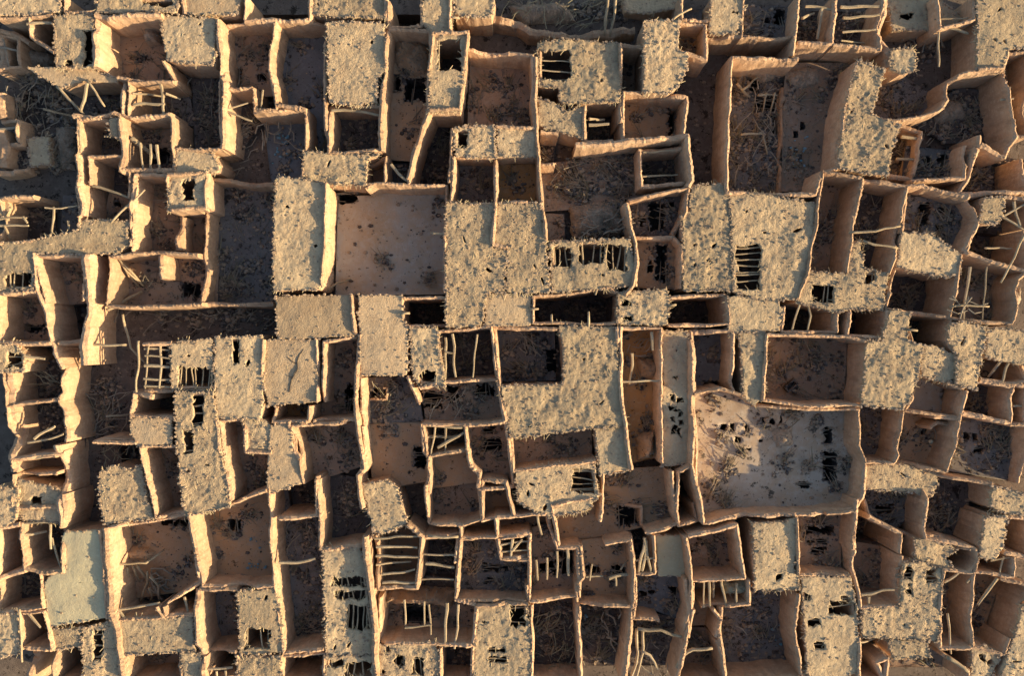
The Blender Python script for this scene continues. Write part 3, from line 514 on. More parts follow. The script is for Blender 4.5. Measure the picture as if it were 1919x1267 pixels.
M = dict(
    wall=mat('mud_wall', (.53, .36, .235), (.415, .275, .178), (.56, .42, .295), s1=1.1, s2=4, rills=True, bump=.8, bscale=7),
    s=mat('straw_mud_roof', (.485, .375, .24), (.38, .285, .185), (.56, .45, .295), s1=.9, s2=6, bump=1.2, bscale=7, spots=.07, spotcol=(.17, .12, .085), sscale=4.6),
    s2=mat('weathered_mud_roof', (.48, .375, .24), (.39, .295, .19), (.54, .435, .29), s1=.7, s2=4, bump=1.0, bscale=6, spots=.05, spotcol=(.16, .12, .09), sscale=2.6),
    m=mat('smooth_mud_roof', (.48, .365, .235), (.41, .30, .19), (.53, .41, .27), s1=1.1, s2=5, bump=.8, bscale=8, spots=.04, spotcol=(.16, .115, .085), sscale=4.2),
    g=mat('grey_lime_roof', (.45, .405, .265), (.41, .36, .24), (.48, .44, .30), s2=5, bump=.5, bscale=8),
    ft=mat('tan_floor', (.40, .36, .31), (.42, .31, .205), (.44, .40, .35), s1=.42, s2=2.2, bump=.5, spots=.05, blot=0.02),
    fr=mat('red_floor', (.37, .25, .165), (.29, .205, .15), (.36, .285, .22), s1=.6, s2=2.4, bump=.6, spots=.07, blot=0.06),
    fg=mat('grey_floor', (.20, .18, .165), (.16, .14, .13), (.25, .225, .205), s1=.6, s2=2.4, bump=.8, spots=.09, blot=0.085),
    fy=mat('yellow_ochre_floor', (.46, .255, .105), (.37, .21, .095), (.42, .28, .16), s1=.6, s2=2.4, bump=.6, spots=.06, blot=0.06),
    fo=mat('ochre_floor', (.43, .28, .165), (.36, .24, .15), (.41, .31, .22), s1=.6, s2=2.4, bump=.5, spots=.06, blot=0.04),
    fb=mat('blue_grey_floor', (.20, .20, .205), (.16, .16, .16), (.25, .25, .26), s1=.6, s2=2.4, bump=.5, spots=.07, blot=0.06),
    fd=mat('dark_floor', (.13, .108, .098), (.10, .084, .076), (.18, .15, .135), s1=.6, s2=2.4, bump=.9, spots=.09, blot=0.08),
    fp=mat('pale_court_floor', (.40, .335, .27), (.37, .27, .185), (.42, .37, .315), s1=.4, s2=2, bump=.4, spots=.06, blot=0.065),
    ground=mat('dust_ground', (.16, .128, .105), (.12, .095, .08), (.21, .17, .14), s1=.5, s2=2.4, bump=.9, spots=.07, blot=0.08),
    straw=mat('straw', (.50, .42, .28), (.40, .33, .22), (.34, .33, .24), s1=2, bump=.2),
    wood=mat('palm_wood', (.42, .34, .225), (.27, .21, .14), (.49, .41, .29), s1=1.1, s2=12, bump=.4, bscale=22),
    dry=mat('grey_dry_wood', (.33, .29, .23), (.25, .21, .16), (.40, .35, .27), s1=1.5, s2=12, bump=.4, bscale=22),
    frond=mat('dry_frond', (.27, .25, .17), (.22, .19, .13), (.36, .31, .20), s1=1.5, s2=12, bump=.4, bscale=22),
    litter=mat('plastic_litter', (.12, .26, .34), (.25, .30, .33), (.10, .34, .42), s1=3, s2=9, bump=.2, rough=.6),
    stone=mat('loose_clod', (.38, .29, .21), (.28, .21, .15), (.46, .38, .29), s1=3, s2=9, bump=.4),
    crack=mat('crack_soil', (.10, .08, .065), (.07, .06, .05), s1=3, bump=.3),
)

# ------------------------------------------------------------------ mesh helpers
class MB:
    def __init__(s): s.v, s.f, s.mi = [], [], []
    def add(s, v, f, mi=0):
        o = len(s.v); s.v += v; s.f += [tuple(i + o for i in q) for q in f]; s.mi += [mi] * len(f)
    def build(s, name, mats, parent=None, smooth=False, origin=None):
        if not s.v: return None
        if origin is None: origin = Vector((0, 0, 0))
        me = bpy.data.meshes.new(name)
        me.from_pydata([(a[0] - origin.x, a[1] - origin.y, a[2] - origin.z) for a in s.v], [], s.f)
        for m_ in (mats if isinstance(mats, (list, tuple)) else [mats]): me.materials.append(m_)
        if any(s.mi): me.polygons.foreach_set('material_index', s.mi)
        if smooth: me.polygons.foreach_set('use_smooth', [True] * len(me.polygons))
        o = bpy.data.objects.new(name, me); COL.objects.link(o)
        if parent: o.parent = parent
        if not parent: o.location = origin
        return o

def inpoly(x, y, P):
    r = False; j = len(P) - 1
    for i in range(len(P)):
        xi, yi = P[i]; xj, yj = P[j]
        if (yi > y) != (yj > y) and x < (xj - xi) * (y - yi) / (yj - yi) + xi: r = not r
        j = i
    return r

def area(P):
    return sum(P[i - 1][0] * P[i][1] - P[i][0] * P[i - 1][1] for i in range(len(P))) / 2

def edgedist(x, y, P):
    d = 1e9
    for i in range(len(P)):
        ax, ay = P[i - 1]; bx, by = P[i]
        dx, dy = bx - ax, by - ay
        t = max(0, min(1, ((x - ax) * dx + (y - ay) * dy) / (dx * dx + dy * dy + 1e-9)))
        d = min(d, math.hypot(x - ax - t * dx, y - ay - t * dy))
    return d

def resample(P, step, closed=False):
    out = []; n = len(P)
    for i in range(n if closed else n - 1):
        a, b = P[i], P[(i + 1) % n]
        k = max(1, int(round(math.hypot(b[0] - a[0], b[1] - a[1]) / step)))
        out += [(a[0] + (b[0] - a[0]) * t / k, a[1] + (b[1] - a[1]) * t / k) for t in range(k)]
    if not closed: out.append(P[-1])
    return out

def bbox(P):
    xs = [p[0] for p in P]; ys = [p[1] for p in P]
    return min(xs), min(ys), max(xs), max(ys)

def rag(P, amp, step, rng):
    """an outline with a worn, uneven edge"""
    R = resample(P, step, True)
    return [(x + nz(x * 2.3, y * 2.3, 5) * amp + nz(x * 7, y * 7, 9) * amp * .8, y + nz(x * 2.3, y * 2.3, 15) * amp + nz(x * 7, y * 7, 19) * amp * .8) for x, y in R]

def sheet(P, holes, cuts, step, zf, rng, thick=0.0):
    """triangulated slab over outline P with openings; zf(x, y) gives the height"""
    v, e = [], []
    def loop(Q):
        o = len(v); v.extend(Q); n = len(Q)
        e.extend((o + i, o + (i + 1) % n) for i in range(n))
    loop(P)
    for h in holes: loop(h)
    for c in cuts: loop(c)
    x0, y0, x1, y1 = bbox(P)
    nx, ny = int((x1 - x0) / step) + 1, int((y1 - y0) / step) + 1
    for i in range(nx + 1):
        for j in range(ny + 1):
            x = x0 + (i + .5 * (j % 2)) * step + rng.uniform(-.2, .2) * step; y = y0 + j * step + rng.uniform(-.2, .2) * step
            if inpoly(x, y, P): v.append((x, y))
    vo, eo, fo, *_ = delaunay_2d_cdt([Vector(p) for p in v], e, [], 0, 1e-5)
    keep = []
    for f in fo:
        cx = sum(vo[i][0] for i in f) / 3; cy = sum(vo[i][1] for i in f) / 3
        if not inpoly(cx, cy, P): continue
        if any(inpoly(cx, cy, h) for h in holes) or any(inpoly(cx, cy, c) for c in cuts): continue
        keep.append(tuple(f))
    V = [(p[0], p[1], zf(p[0], p[1])) for p in vo]
    F = list(keep)
    if thick:
        cnt = {}
        for f in keep:
            for k in range(3):
                a, b = f[k], f[(k + 1) % 3]; cnt[(a, b)] = 1
        bd = [(a, b) for (a, b) in cnt if (b, a) not in cnt]
        low = {}
        for a, b in bd:
            for q in (a, b):
                if q not in low:
                    low[q] = len(V); V.append((V[q][0], V[q][1], V[q][2] - thick))
        F += [(b, a, low[a], low[b]) for a, b in bd]
        o = len(V); V += [(p[0], p[1], p[2] - thick) for p in V[:len(vo)]]
        F += [(c + o, b + o, a + o) for a, b, c in keep]
    used = sorted({i for f in F for i in f}); mp = {q: k for k, q in enumerate(used)}
    return [V[i] for i in used], [tuple(mp[i] for i in f) for f in F]

LV = (0.0, .34, .64, .86)
def wallmesh(mb, P, zt, zb, t=.3, closed=False, j=1.0, batter=.16, sd=0.0, crest=True):
    batter *= .55; t *= .9; crng = random.Random(int(abs(P[0][0] * 1000)) + len(P))
    """earth wall along P: battered sides, crumbling crest of brick ends and clods"""
    R = resample(P, .15, closed); n = len(R)
    if n < 2: return
    rings = []; CR = []
    for i, (x, y) in enumerate(R):
        if closed: a, b = R[i - 1], R[(i + 1) % n]
        else: a, b = R[max(0, i - 1)], R[min(n - 1, i + 1)]
        dx, dy = b[0] - a[0], b[1] - a[1]; l = math.hypot(dx, dy) or 1
        nx_, ny_ = -dy / l, dx / l
        x += nz(x * .55, y * .55, 71) * .10 + nz(x * 2.2, y * 2.2, 72) * .04; y += nz(x * .55, y * .55, 81) * .10 + nz(x * 2.2, y * 2.2, 82) * .04
        lowf = nz(x * .33 + 7, y * .33, sd)
        wv = .35 + 1.6 * max(0, nz(x * .37, y * .37, 66))
        top = zt + j * (.18 * nz(x * .8, y * .8, 3 + sd) + wv * (.09 * nz(x * 4.1, y * 4.1, 8) + .05 * nz(x * 9, y * 9, 2)))
        er = max(0, (j - 1)) * (max(0, nz(x * .8, y * .8, 40) + .15) * 1.6) + max(0, lowf - .14) * 2.0 * min(j, 1)
        top -= er
        top = max(top, zb + .25)
        # pale clods sitting on the crest
        ck = nz(x * 5.3, y * 5.3, 21)
        top += max(0, ck) * .12 * min(1, j) * wv
        tw = 1 + .45 * nz(x * .6, y * .6, 44); hw = t / 2 * (1 + .35 * ck) * tw
        lft, rgt = [], []
        for u in LV:
            z = zb + (top - zb) * u
            hwz = t / 2 * tw + batter * (1 - u) + (zt - top) * .05
            nl = nz(x * 1.6, y * 1.6, z * 1.6 + 31) * .06 + nz(x * 5, y * 5, z * 5) * .025
            nr = nz(x * 1.6 + 50, y * 1.6, z * 1.6) * .06 + nz(x * 5 + 50, y * 5, z * 5) * .025
            lft.append((x + nx_ * (hwz + nl), y + ny_ * (hwz + nl), z))
            rgt.append((x - nx_ * (hwz + nr), y - ny_ * (hwz + nr), z))
        zs = zb + (top - zb) * .985 - .03
        lft.append((x + nx_ * hw * .9, y + ny_ * hw * .9, zs)); rgt.append((x - nx_ * hw * .9, y - ny_ * hw * .9, zs))
        if crest and crng.random() < .25 + .5 * (nz(x * .5, y * .5, 95) > 0): CR.append((x + crng.uniform(-.06, .06), y + crng.uniform(-.06, .06), top - .02))
        rings.append(lft + [(x + nx_ * .04 * ck, y + ny_ * .04 * ck, top + .03)] + rgt[::-1])
    k = len(rings[0]); V = [p for r in rings for p in r]; F = []
    for i in range(n if closed else n - 1):
        a, b = i * k, ((i + 1) % n) * k
        F += [(a + q, a + q + 1, b + q + 1, b + q) for q in range(k - 1)]
    if not closed:
        F.append(tuple(range(k))[::-1]); F.append(tuple((n - 1) * k + q for q in range(k)))
    mb.add(V, F)
    for x, y, z in CR: clod(mb, x, y, z, crng.uniform(.04, .11), crng)

def tube(mb, P, r, rng, sides=6, taper=.75, mi=0):
    """crooked palm beam through the 3-D points P"""
    pts = []
    for i in range(len(P) - 1):
        a, b = Vector(P[i]), Vector(P[i + 1]); k = max(2, int((b - a).length / .4))
        pts += [a.lerp(b, t / k) for t in range(k)]
    pts.append(Vector(P[-1])); n = len(pts); V, F = [], []
    s = rng.uniform(0, 99)
    for i, p in enumerate(pts):
        d = (pts[min(n - 1, i + 1)] - pts[max(0, i - 1)]).normalized()
        u = d.cross(Vector((0, 0, 1)))
        u = u.normalized() if u.length > .05 else Vector((1, 0, 0))
        w = u.cross(d)
        q = p + u * nz(i * .33 + s, s) * (r * .9 + .05) + w * nz(i * .33, s + 9) * (r * .5 + .03)
        rr = r * (1 - (1 - taper) * i / (n - 1)) * (1 + .22 * nz(i * .8, s, 4))
        for k in range(sides):
            a = 2 * math.pi * k / sides
            V.append(tuple(q + (u * math.cos(a) + w * math.sin(a)) * rr))
    for i in range(n - 1):
        for k in range(sides):
            F.append((i * sides + k, i * sides + (k + 1) % sides, (i + 1) * sides + (k + 1) % sides, (i + 1) * sides + k))
    F.append(tuple(range(sides))[::-1]); F.append(tuple((n - 1) * sides + k for k in range(sides)))
    mb.add(V, F, mi)

def clod(mb, x, y, z, r, rng, mi=0):
    a = rng.uniform(0, 6.28); V = []
    sx, sy, sz = r * rng.uniform(.7, 1.4), r * rng.uniform(.6, 1.1), r * rng.uniform(.5, .9)
    for k in range(5):
        q = a + k * 1.2566; V.append((x + math.cos(q) * sx, y + math.sin(q) * sy, z - .02))
    for k in range(5):
        q = a + k * 1.2566 + .3; V.append((x + math.cos(q) * sx * .7, y + math.sin(q) * sy * .7, z + sz * rng.uniform(.7, 1.1)))
    F = [(k, (k + 1) % 5, 5 + (k + 1) % 5, 5 + k) for k in range(5)] + [(5, 6, 7, 8, 9)]
    mb.add(V, F, mi)

def sliver(mb, x, y, z, ang, ln, w, dz, mi=0):
    c, s = math.cos(ang), math.sin(ang)
    V = [(x - s * w, y + c * w, z), (x + s * w, y - c * w, z), (x, y, z + w * 1.5),
         (x + c * ln - s * w * .5, y + s * ln + c * w * .5, z + dz), (x + c * ln + s * w * .5, y + s * ln - c * w * .5, z + dz), (x + c * ln, y + s * ln, z + dz + w)]
    mb.add(V, [(0, 3, 5, 2), (2, 5, 4, 1), (1, 4, 3, 0), (3, 4, 5), (0, 2, 1)], mi)

# ------------------------------------------------------------------ reading the survey list
def pts(s): return [tuple(float(c) for c in p.split(',')) for p in s.split()]
EL = []
for ln in D_.strip().splitlines():
    if not ln.strip() or ln.startswith('#'): continue
    head, poly, lab = [q.strip() for q in ln.split('|')]
    hd = head.split(); o = dict(q.split('=') for q in hd[2:])
    EL.append(dict(k=hd[0], t=hd[1], o=o, P=pts(poly), lab=lab))

def hole_px(e):
    r = []
    for q in e['o'].get('h', '').split(';'):
        if q: r.append(tuple(float(c) for c in q.split(',')))
    return r

CUTS = []   # (outline, element index): openings down to below the ground
for i, e in enumerate(EL):
    o = e['o']
    e['z'] = float(o.get('z', 3.0)) + (0.03 * ((i * 7) % 5 - 2) if e['k'] == 'R' else 0)
    rng = e['rng'] = random.Random(i * 101 + 7)
    if e['k'] in 'ROMPK':
        zt = e['z'] if e['k'] in 'RO' else float(o.get('z', o.get('f', .3)))
        e['Q'] = [W2(e['t'], x, y, zt) for x, y in e['P']]
        if area(e['Q']) < 0:
            e['rev'] = True; 
        if e['k'] == 'O':
            f = e['f'] = float(o.get('f', .3))
            if f < -.05: CUTS.append((e['Q'], i))
            hs = []
            for (x0, y0, x1, y1) in hole_px(e):
                c = [W2(e['t'], x, y, f) for x, y in ((x0, y0), (x1, y0), (x1, y1), (x0, y1))]
                hs.append(rag(c, min(.2, .3 * math.sqrt(abs(area(c)))), .16, rng))
            e['H'] = hs
            for hq in hs: CUTS.append((hq, i))
        if e['k'] == 'R':
            hs = []
            for (x0, y0, x1, y1) in hole_px(e):
                c = [W2(e['t'], x, y, e['z']) for x, y in ((x0, y0), (x1, y0), (x1, y1), (x0, y1))]
                hs.append(rag(c, .24, .2, rng))
            e['H'] = hs

def bb_hit(a, b): return not (a[2] < b[0] or b[2] < a[0] or a[3] < b[1] or b[3] < a[1])

GROUPS = {}
def props(o, lab, cat, group=None, kind=None):
    if lab: o['label'] = lab
    if cat: o['category'] = cat
    if group: o['group'] = group
    if lab: o['kind'] = 'thing'
    if kind: o['kind'] = kind
    return o

def empty(name, Q, z, lab, cat, group):
    o = bpy.data.objects.new(name, None); COL.objects.link(o)
    o.empty_display_size = .3
    return props(o, lab, cat, group)

RUB = MB()
def beams_for(e, root, zb, name='roof_beam'):
    o, t = e['o'], e['t']
    for q in o.get('b', '').split(';'):
        if not q: continue
        c = [float(v) for v in q.split(',')]
        mb = MB(); rng = e['rng']
        P3 = [(*W2(t, c[k] + rng.uniform(-.5, .5), c[k + 1] + rng.uniform(-.5, .5), zb), zb + rng.uniform(-.10, .05)) for k in range(0, len(c), 2)]
        if rng.random() < .14 and len(P3) == 2:
            P3[1] = tuple(P3[0][q] + (P3[1][q] - P3[0][q]) * .8 for q in (0, 1)) + (zb - .7,)
        tube(mb, P3, rng.uniform(.065, .135), rng)
        mb.build(name, M['wood'] if zb > 1.6 else M['dry'], root)

def build_roof(e, idx):
    rng, o, Q, z = e['rng'], e['o'], e['Q'], e['z']
    sty = o.get('s', 's'); Qc = Q if area(Q) > 0 else Q[::-1]
    amp = {'s': .068, 'm': .03, 'g': .02}[sty]
    rf = .4 + 1.0 * rng.random() if sty == 's' else 1.0; amp *= rf ** .6
    root = empty('mud_house', Q, 0, e['lab'], 'house', 'flat roofed mud houses')
    O = rag(Qc, {'s': .16, 'm': .08, 'g': .09}[sty], .2, rng)
    def zf(x, y):
        return z + amp * (nz(x * .9, y * .9, 2) * 1.3 + .8 * nz(x * .45, y * .45, idx) + nz(x * 3.1, y * 3.1, 7) * .8 + nz(x * 7.5, y * 7.5, 1) * .55) - .08 * nz(x * .3, y * .3, 77)
    extra = []
    if sty == 's':
        x0, y0, x1, y1 = bbox(Q)
        for _ in range(int(abs(area(Q)) * .16)):
            x, y = rng.uniform(x0, x1), rng.uniform(y0, y1)
            if inpoly(x, y, Q) and edgedist(x, y, Q) > .45 and all(edgedist(x, y, h) > .45 and not inpoly(x, y, h) for h in e['H'] + extra):
                a, b, th0 = rng.uniform(.06, .15), rng.uniform(.10, .34), rng.uniform(0, 3.14)
                hq = []
                for k in range(9):
                    q = k * .698; rr = rng.uniform(.7, 1.3); u, v = a * rr * math.cos(q), b * rr * math.sin(q)
                    hq.append((x + u * math.cos(th0) - v * math.sin(th0), y + u * math.sin(th0) + v * math.cos(th0)))
                extra.append(hq)
    V, F = sheet(O, e['H'] + extra, [], .13, zf, rng, .22)
    mb = MB(); mb.add(V, F)
    roof = mb.build('roof', M['s2' if sty == 's' and rng.random() < .45 else sty], root, smooth=True)
    # straw and clods worked into the surface
    cx = sum(p[0] for p in Q) / len(Q); cy = sum(p[1] for p in Q) / len(Q)
    th = MB(); A = abs(area(Q)); x0, y0, x1, y1 = bbox(Q)
    dens = {'s': 12.0, 'm': 2.2, 'g': .6}[sty] * rf
    for _ in range(int((x1 - x0) * (y1 - y0) * dens)):
        x, y = rng.uniform(x0, x1), rng.uniform(y0, y1)
        if not inpoly(x, y, Q) or any(inpoly(x, y, h) for h in e['H']): continue
        ang = nz(x * .8, y * .8, 50) * 5 + rng.uniform(-.5, .5)
        pt = nz(x * .38, y * .38, 90 + idx) + .5 * nz(x * 1.1, y * 1.1, 91)
        if sty == 's' and pt < rng.uniform(-.25, .3): 
            if rng.random() < .22: clod(th, x, y, zf(x, y) - .01, rng.uniform(.035, .12), rng, 1)
            continue
        if rng.random() < .5: sliver(th, x, y, zf(x, y) - .02, ang, rng.uniform(.10, .34), rng.uniform(.012, .03), rng.uniform(-.02, .05), 0)
        else: clod(th, x, y, zf(x, y), rng.uniform(.03, .10), rng, 1)
    for (x, y) in resample(Qc, .16 if sty == 's' else .24, True):
        x += rng.uniform(-.08, .08); y += rng.uniform(-.08, .08)
        if rng.random() < .75: clod(th, x, y, zf(x, y) - .01, rng.uniform(.05, .155), rng, 1)
        if sty == 's':
            for _ in range(2):
                if rng.random() < .08 + .6 * (nz(x * .45, y * .45, 93) > .12): sliver(th, x, y, zf(x, y) - .06, math.atan2(y - cy, x - cx) + rng.gauss(0, .7), rng.uniform(.15, .45), .028, rng.uniform(-.16, .05), 0)
    for h in e['H']:
        for (x, y) in resample(h, .25, True):
            if rng.random() < .6: sliver(th, x, y, z - .05, rng.uniform(0, 6.28), rng.uniform(.15, .4), .03, rng.uniform(-.1, .02), 0)
    to = th.build('thatch', [M['straw'], M['stone']], roof)
    if to: to['kind'] = 'stuff'
    # walls under the roof
    cx = sum(p[0] for p in Q) / len(Q); cy = sum(p[1] for p in Q) / len(Q)
    mb = MB(); wallmesh(mb, inset(Qc, .14), z - .16, -.3, .30, True, .12, .05, 0, False)
    mb.build('wall', M['wall'], root, smooth=False)
    for q in o.get('p', '').split(','):
        if q == '': continue
        k = int(q) % len(Q); a, b = Q[k], Q[(k + 1) % len(Q)]
        mb = MB(); wallmesh(mb, [a, b], z + .22, z - .5, .28, False, 1.0, .03); mb.build('parapet', M['wall'], root, smooth=False)
    hb = o.get('hb')
    if hb:
        n = int(hb[1:])
        for h in e['H']:
            a0, b0, a1, b1 = bbox(h)
            for k in range(n):
                f = (k + .5 + rng.uniform(-.15, .15)) / n; j1, j2 = rng.uniform(-.2, .2), rng.uniform(-.2, .2)
                if rng.random() < .12: continue
                zz = z - .27
                if hb[0] == 'v': P3 = [(a0 + (a1 - a0) * f + j1, b0 - .3, zz), (a0 + (a1 - a0) * f + j2, b1 + .3, zz)]
                else: P3 = [(a0 - .3, b0 + (b1 - b0) * f + j1, zz), (a1 + .3, b0 + (b1 - b0) * f + j2, zz)]
                mb = MB(); tube(mb, P3, rng.uniform(.045, .07), rng); mb.build('rafter', M['wood'], roof)

def inset(P, d):
    n = len(P); out = []
    for i in range(n):
        a, b, c = P[i - 1], P[i], P[(i + 1) % n]
        d1 = (b[0] - a[0], b[1] - a[1]); d2 = (c[0] - b[0], c[1] - b[1])
        l1 = math.hypot(*d1) or 1; l2 = math.hypot(*d2) or 1
        n1 = (-d1[1] / l1, d1[0] / l1); n2 = (-d2[1] / l2, d2[0] / l2)
        k = 1 + n1[0] * n2[0] + n1[1] * n2[1]; k = max(k, .5)
        out.append((b[0] + (n1[0] + n2[0]) / k * d, b[1] + (n1[1] + n2[1]) / k * d))
    return out

def clutter(Q, zf, nc, rng, bad=(), big=1.0):
    x0, y0, x1, y1 = bbox(Q); k = 0; tries = 0
    while k < nc and tries < nc * 12:
        tries += 1
        cx, cy = rng.uniform(x0, x1), rng.uniform(y0, y1)
        if not inpoly(cx, cy, Q) or edgedist(cx, cy, Q) < .35 or any(inpoly(cx, cy, b) for b in bad): continue
        k += 1; rad = rng.uniform(.35, 1.0) * big; a0 = rng.uniform(0, 3.14); hh = rng.uniform(.12, .45) * big
        # a slumped heap of roof earth, timber and fronds
        for _ in range(rng.randrange(14, 34)):
            q, d = rng.uniform(0, 6.28), rad * rng.random() ** .7
            x, y = cx + math.cos(q) * d, cy + math.sin(q) * d
            if not inpoly(x, y, Q) or any(inpoly(x, y, b) for b in bad): continue
            h = hh * (1 - d / rad)
            clod(RUB, x, y, zf(x, y) + h * .6 - .03, rng.uniform(.06, .22) * big, rng, rng.choice((0, 0, 1, 4)))
        if rng.random() < .75:
            for _ in range(rng.randrange(5, 18)):
                q, d = rng.uniform(0, 6.28), rad * rng.random()
                x, y = cx + math.cos(q) * d, cy + math.sin(q) * d
                ang = a0 + rng.gauss(0, .6); ln = rng.uniform(.35, 1.3) * big
                if not inpoly(x, y, Q) or not inpoly(x + math.cos(ang) * ln, y + math.sin(ang) * ln, Q) or any(inpoly(x, y, b) for b in bad): continue
                sliver(RUB, x, y, zf(x, y) + hh * rng.uniform(.2, 1), ang, ln, rng.uniform(.018, .05), rng.uniform(-.1, .4), rng.choice((2, 2, 3)))

def build_room(e, idx):
    rng, o, Q, z, f = e['rng'], e['o'], e['Q'], e['z'], e['f']
    root = empty('roofless_room', Q, 0, e['lab'], 'roofless room', 'roofless mud rooms and courts')
    n = len(Q); skip = {int(q) for q in o.get('n', '').split(',') if q != ''}
    zb = min(-.3, f - .4); j = float(o.get('j', 1))
    keep = [i for i in range(n) if i not in skip]
    chains = []
    if len(keep) == n: chains.append((Q, True))
    elif keep:
        st = [i for i in keep if (i - 1) % n not in keep]
        for i in st:
            c = [Q[i]]; k = i
            while k in keep:
                c.append(Q[(k + 1) % n]); k = (k + 1) % n
            chains.append((c, False))
    for c, cl in chains:
        mb = MB(); wallmesh(mb, c, z, zb, .27 + .11 * rng.random(), cl, j, .13, idx % 9)
        mb.build('wall', M['wall'], root, smooth=False)
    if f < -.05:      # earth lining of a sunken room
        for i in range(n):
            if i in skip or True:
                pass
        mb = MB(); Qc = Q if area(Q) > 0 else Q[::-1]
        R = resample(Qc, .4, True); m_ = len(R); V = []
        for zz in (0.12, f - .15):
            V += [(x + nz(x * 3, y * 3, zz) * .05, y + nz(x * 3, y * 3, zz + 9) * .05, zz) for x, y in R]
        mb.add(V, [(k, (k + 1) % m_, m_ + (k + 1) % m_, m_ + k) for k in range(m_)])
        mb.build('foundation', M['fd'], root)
    Qc = Q if area(Q) > 0 else Q[::-1]
    bbq = bbox(Q); cuts = [c for c, i in CUTS if i != idx and bb_hit(bbox(c), bbq)]
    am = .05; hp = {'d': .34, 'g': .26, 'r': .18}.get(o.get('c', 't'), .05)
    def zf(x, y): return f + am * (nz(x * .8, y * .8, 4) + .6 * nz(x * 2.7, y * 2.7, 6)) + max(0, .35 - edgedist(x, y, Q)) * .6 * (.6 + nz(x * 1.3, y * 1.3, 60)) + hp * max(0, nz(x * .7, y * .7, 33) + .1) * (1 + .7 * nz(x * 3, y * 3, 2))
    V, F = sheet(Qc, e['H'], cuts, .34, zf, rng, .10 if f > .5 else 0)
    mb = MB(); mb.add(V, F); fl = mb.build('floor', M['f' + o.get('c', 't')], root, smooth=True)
    for h in e['H']:
        hc = h if area(h) > 0 else h[::-1]; m_ = len(hc); mb = MB()
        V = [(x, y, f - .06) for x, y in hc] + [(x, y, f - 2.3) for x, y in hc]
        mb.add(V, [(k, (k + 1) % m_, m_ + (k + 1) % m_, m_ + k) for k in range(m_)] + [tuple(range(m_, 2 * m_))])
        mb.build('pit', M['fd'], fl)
        if abs(area(h)) > .25:
            a0, b0, a1, b1 = bbox(h); vert = rng.random() < .5
            for k in range(rng.randrange(2, 5)):
                u = rng.uniform(.08, .92)
                p0 = (a0 + (a1 - a0) * u, b0 - .12) if vert else (a0 - .12, b0 + (b1 - b0) * u)
                ln = ((b1 - b0) if vert else (a1 - a0)) * rng.choice((1.1, 1.15, .55, .4)) + .15
                sliver(RUB, p0[0], p0[1], f + .03, (math.pi / 2 if vert else 0) + rng.gauss(0, .12), ln, rng.uniform(.025, .055), rng.uniform(-.25, .05), 2)
            for (x, y) in resample(h, .2, True):
                if rng.random() < .6: clod(RUB, x + rng.uniform(-.1, .1), y + rng.uniform(-.1, .1), f - .02, rng.uniform(.05, .16), rng, rng.choice((0, 4)))
    beams_for(e, root, z - .16)
    # loose clods lying about
    A = abs(area(Q)); x0, y0, x1, y1 = bbq
    for _ in range(int((x1 - x0) * (y1 - y0) * {'d': 7, 'g': 6, 'r': 4.5}.get(o.get('c', 't'), 2.5))):
        x, y = rng.uniform(x0, x1), rng.uniform(y0, y1)
        if not inpoly(x, y, Q) or any(inpoly(x, y, h) for h in e['H']) or any(inpoly(x, y, c) for c in cuts): continue
        r = rng.random() ** 3 * .17 + .03
        clod(RUB, x, y, zf(x, y) - .01, r, rng, 1 if rng.random() < .35 else 0)
    clutter(Q, zf, int(A * {'d': .42, 'g': .38, 'r': .26, 'b': .2, 'o': .12, 'y': .25, 'p': .12}.get(o.get('c', 't'), .04) * float(o.get('k', 1.35 if e['t'][0] == 'D' or e['t'] in ('C1', 'C4') else 1)) + rng.random()), rng, e['H'] + cuts)
    if o.get('c', 't') in 'dgr':
        for _ in range(int(A * 2.0)):
            x, y = rng.uniform(x0, x1), rng.uniform(y0, y1)
            if inpoly(x, y, inset(Qc, .3)) and not any(inpoly(x, y, c) for c in cuts) and not any(inpoly(x, y, h) for h in e['H']):
                sliver(RUB, x, y, zf(x, y) + .01, rng.uniform(0, 6.28), rng.uniform(.2, .6) * (1 + 2.2 * (rng.random() < .12)), rng.uniform(.02, .045), rng.uniform(0, .12), 2)

def build_wall(e):
    o = e['o']; z, t = e['z'], float(o.get('t', .32))
    P = [W2(e['t'], x, y, z) for x, y in e['P']]
    mb = MB(); wallmesh(mb, P, z, -.35, t, False, float(o.get('j', 1)), .16, e['rng'].random())
    org = Vector((P[0][0], P[0][1], 0))
    ob = mb.build('mud_wall', M['wall'], None, smooth=False, origin=org)
    props(ob, e['lab'], 'wall', 'freestanding mud walls')

def build_beam(e):
    o = e['o']; z = e['z']
    P = [(*W2(e['t'], x, y, z), z) for x, y in e['P']]
    if z < 2.5:     # leaning: one end on the ground
        P[0] = (P[0][0], P[0][1], z + .5); P[-1] = (P[-1][0], P[-1][1], max(.2, z - .8))
    mb = MB(); tube(mb, P, float(o.get('r', .08)) * 1.25, e['rng'], 7)
    ob = mb.build('palm_beam', M['wood'], None, smooth=True, origin=Vector(P[0]))
    props(ob, e['lab'], 'beam')

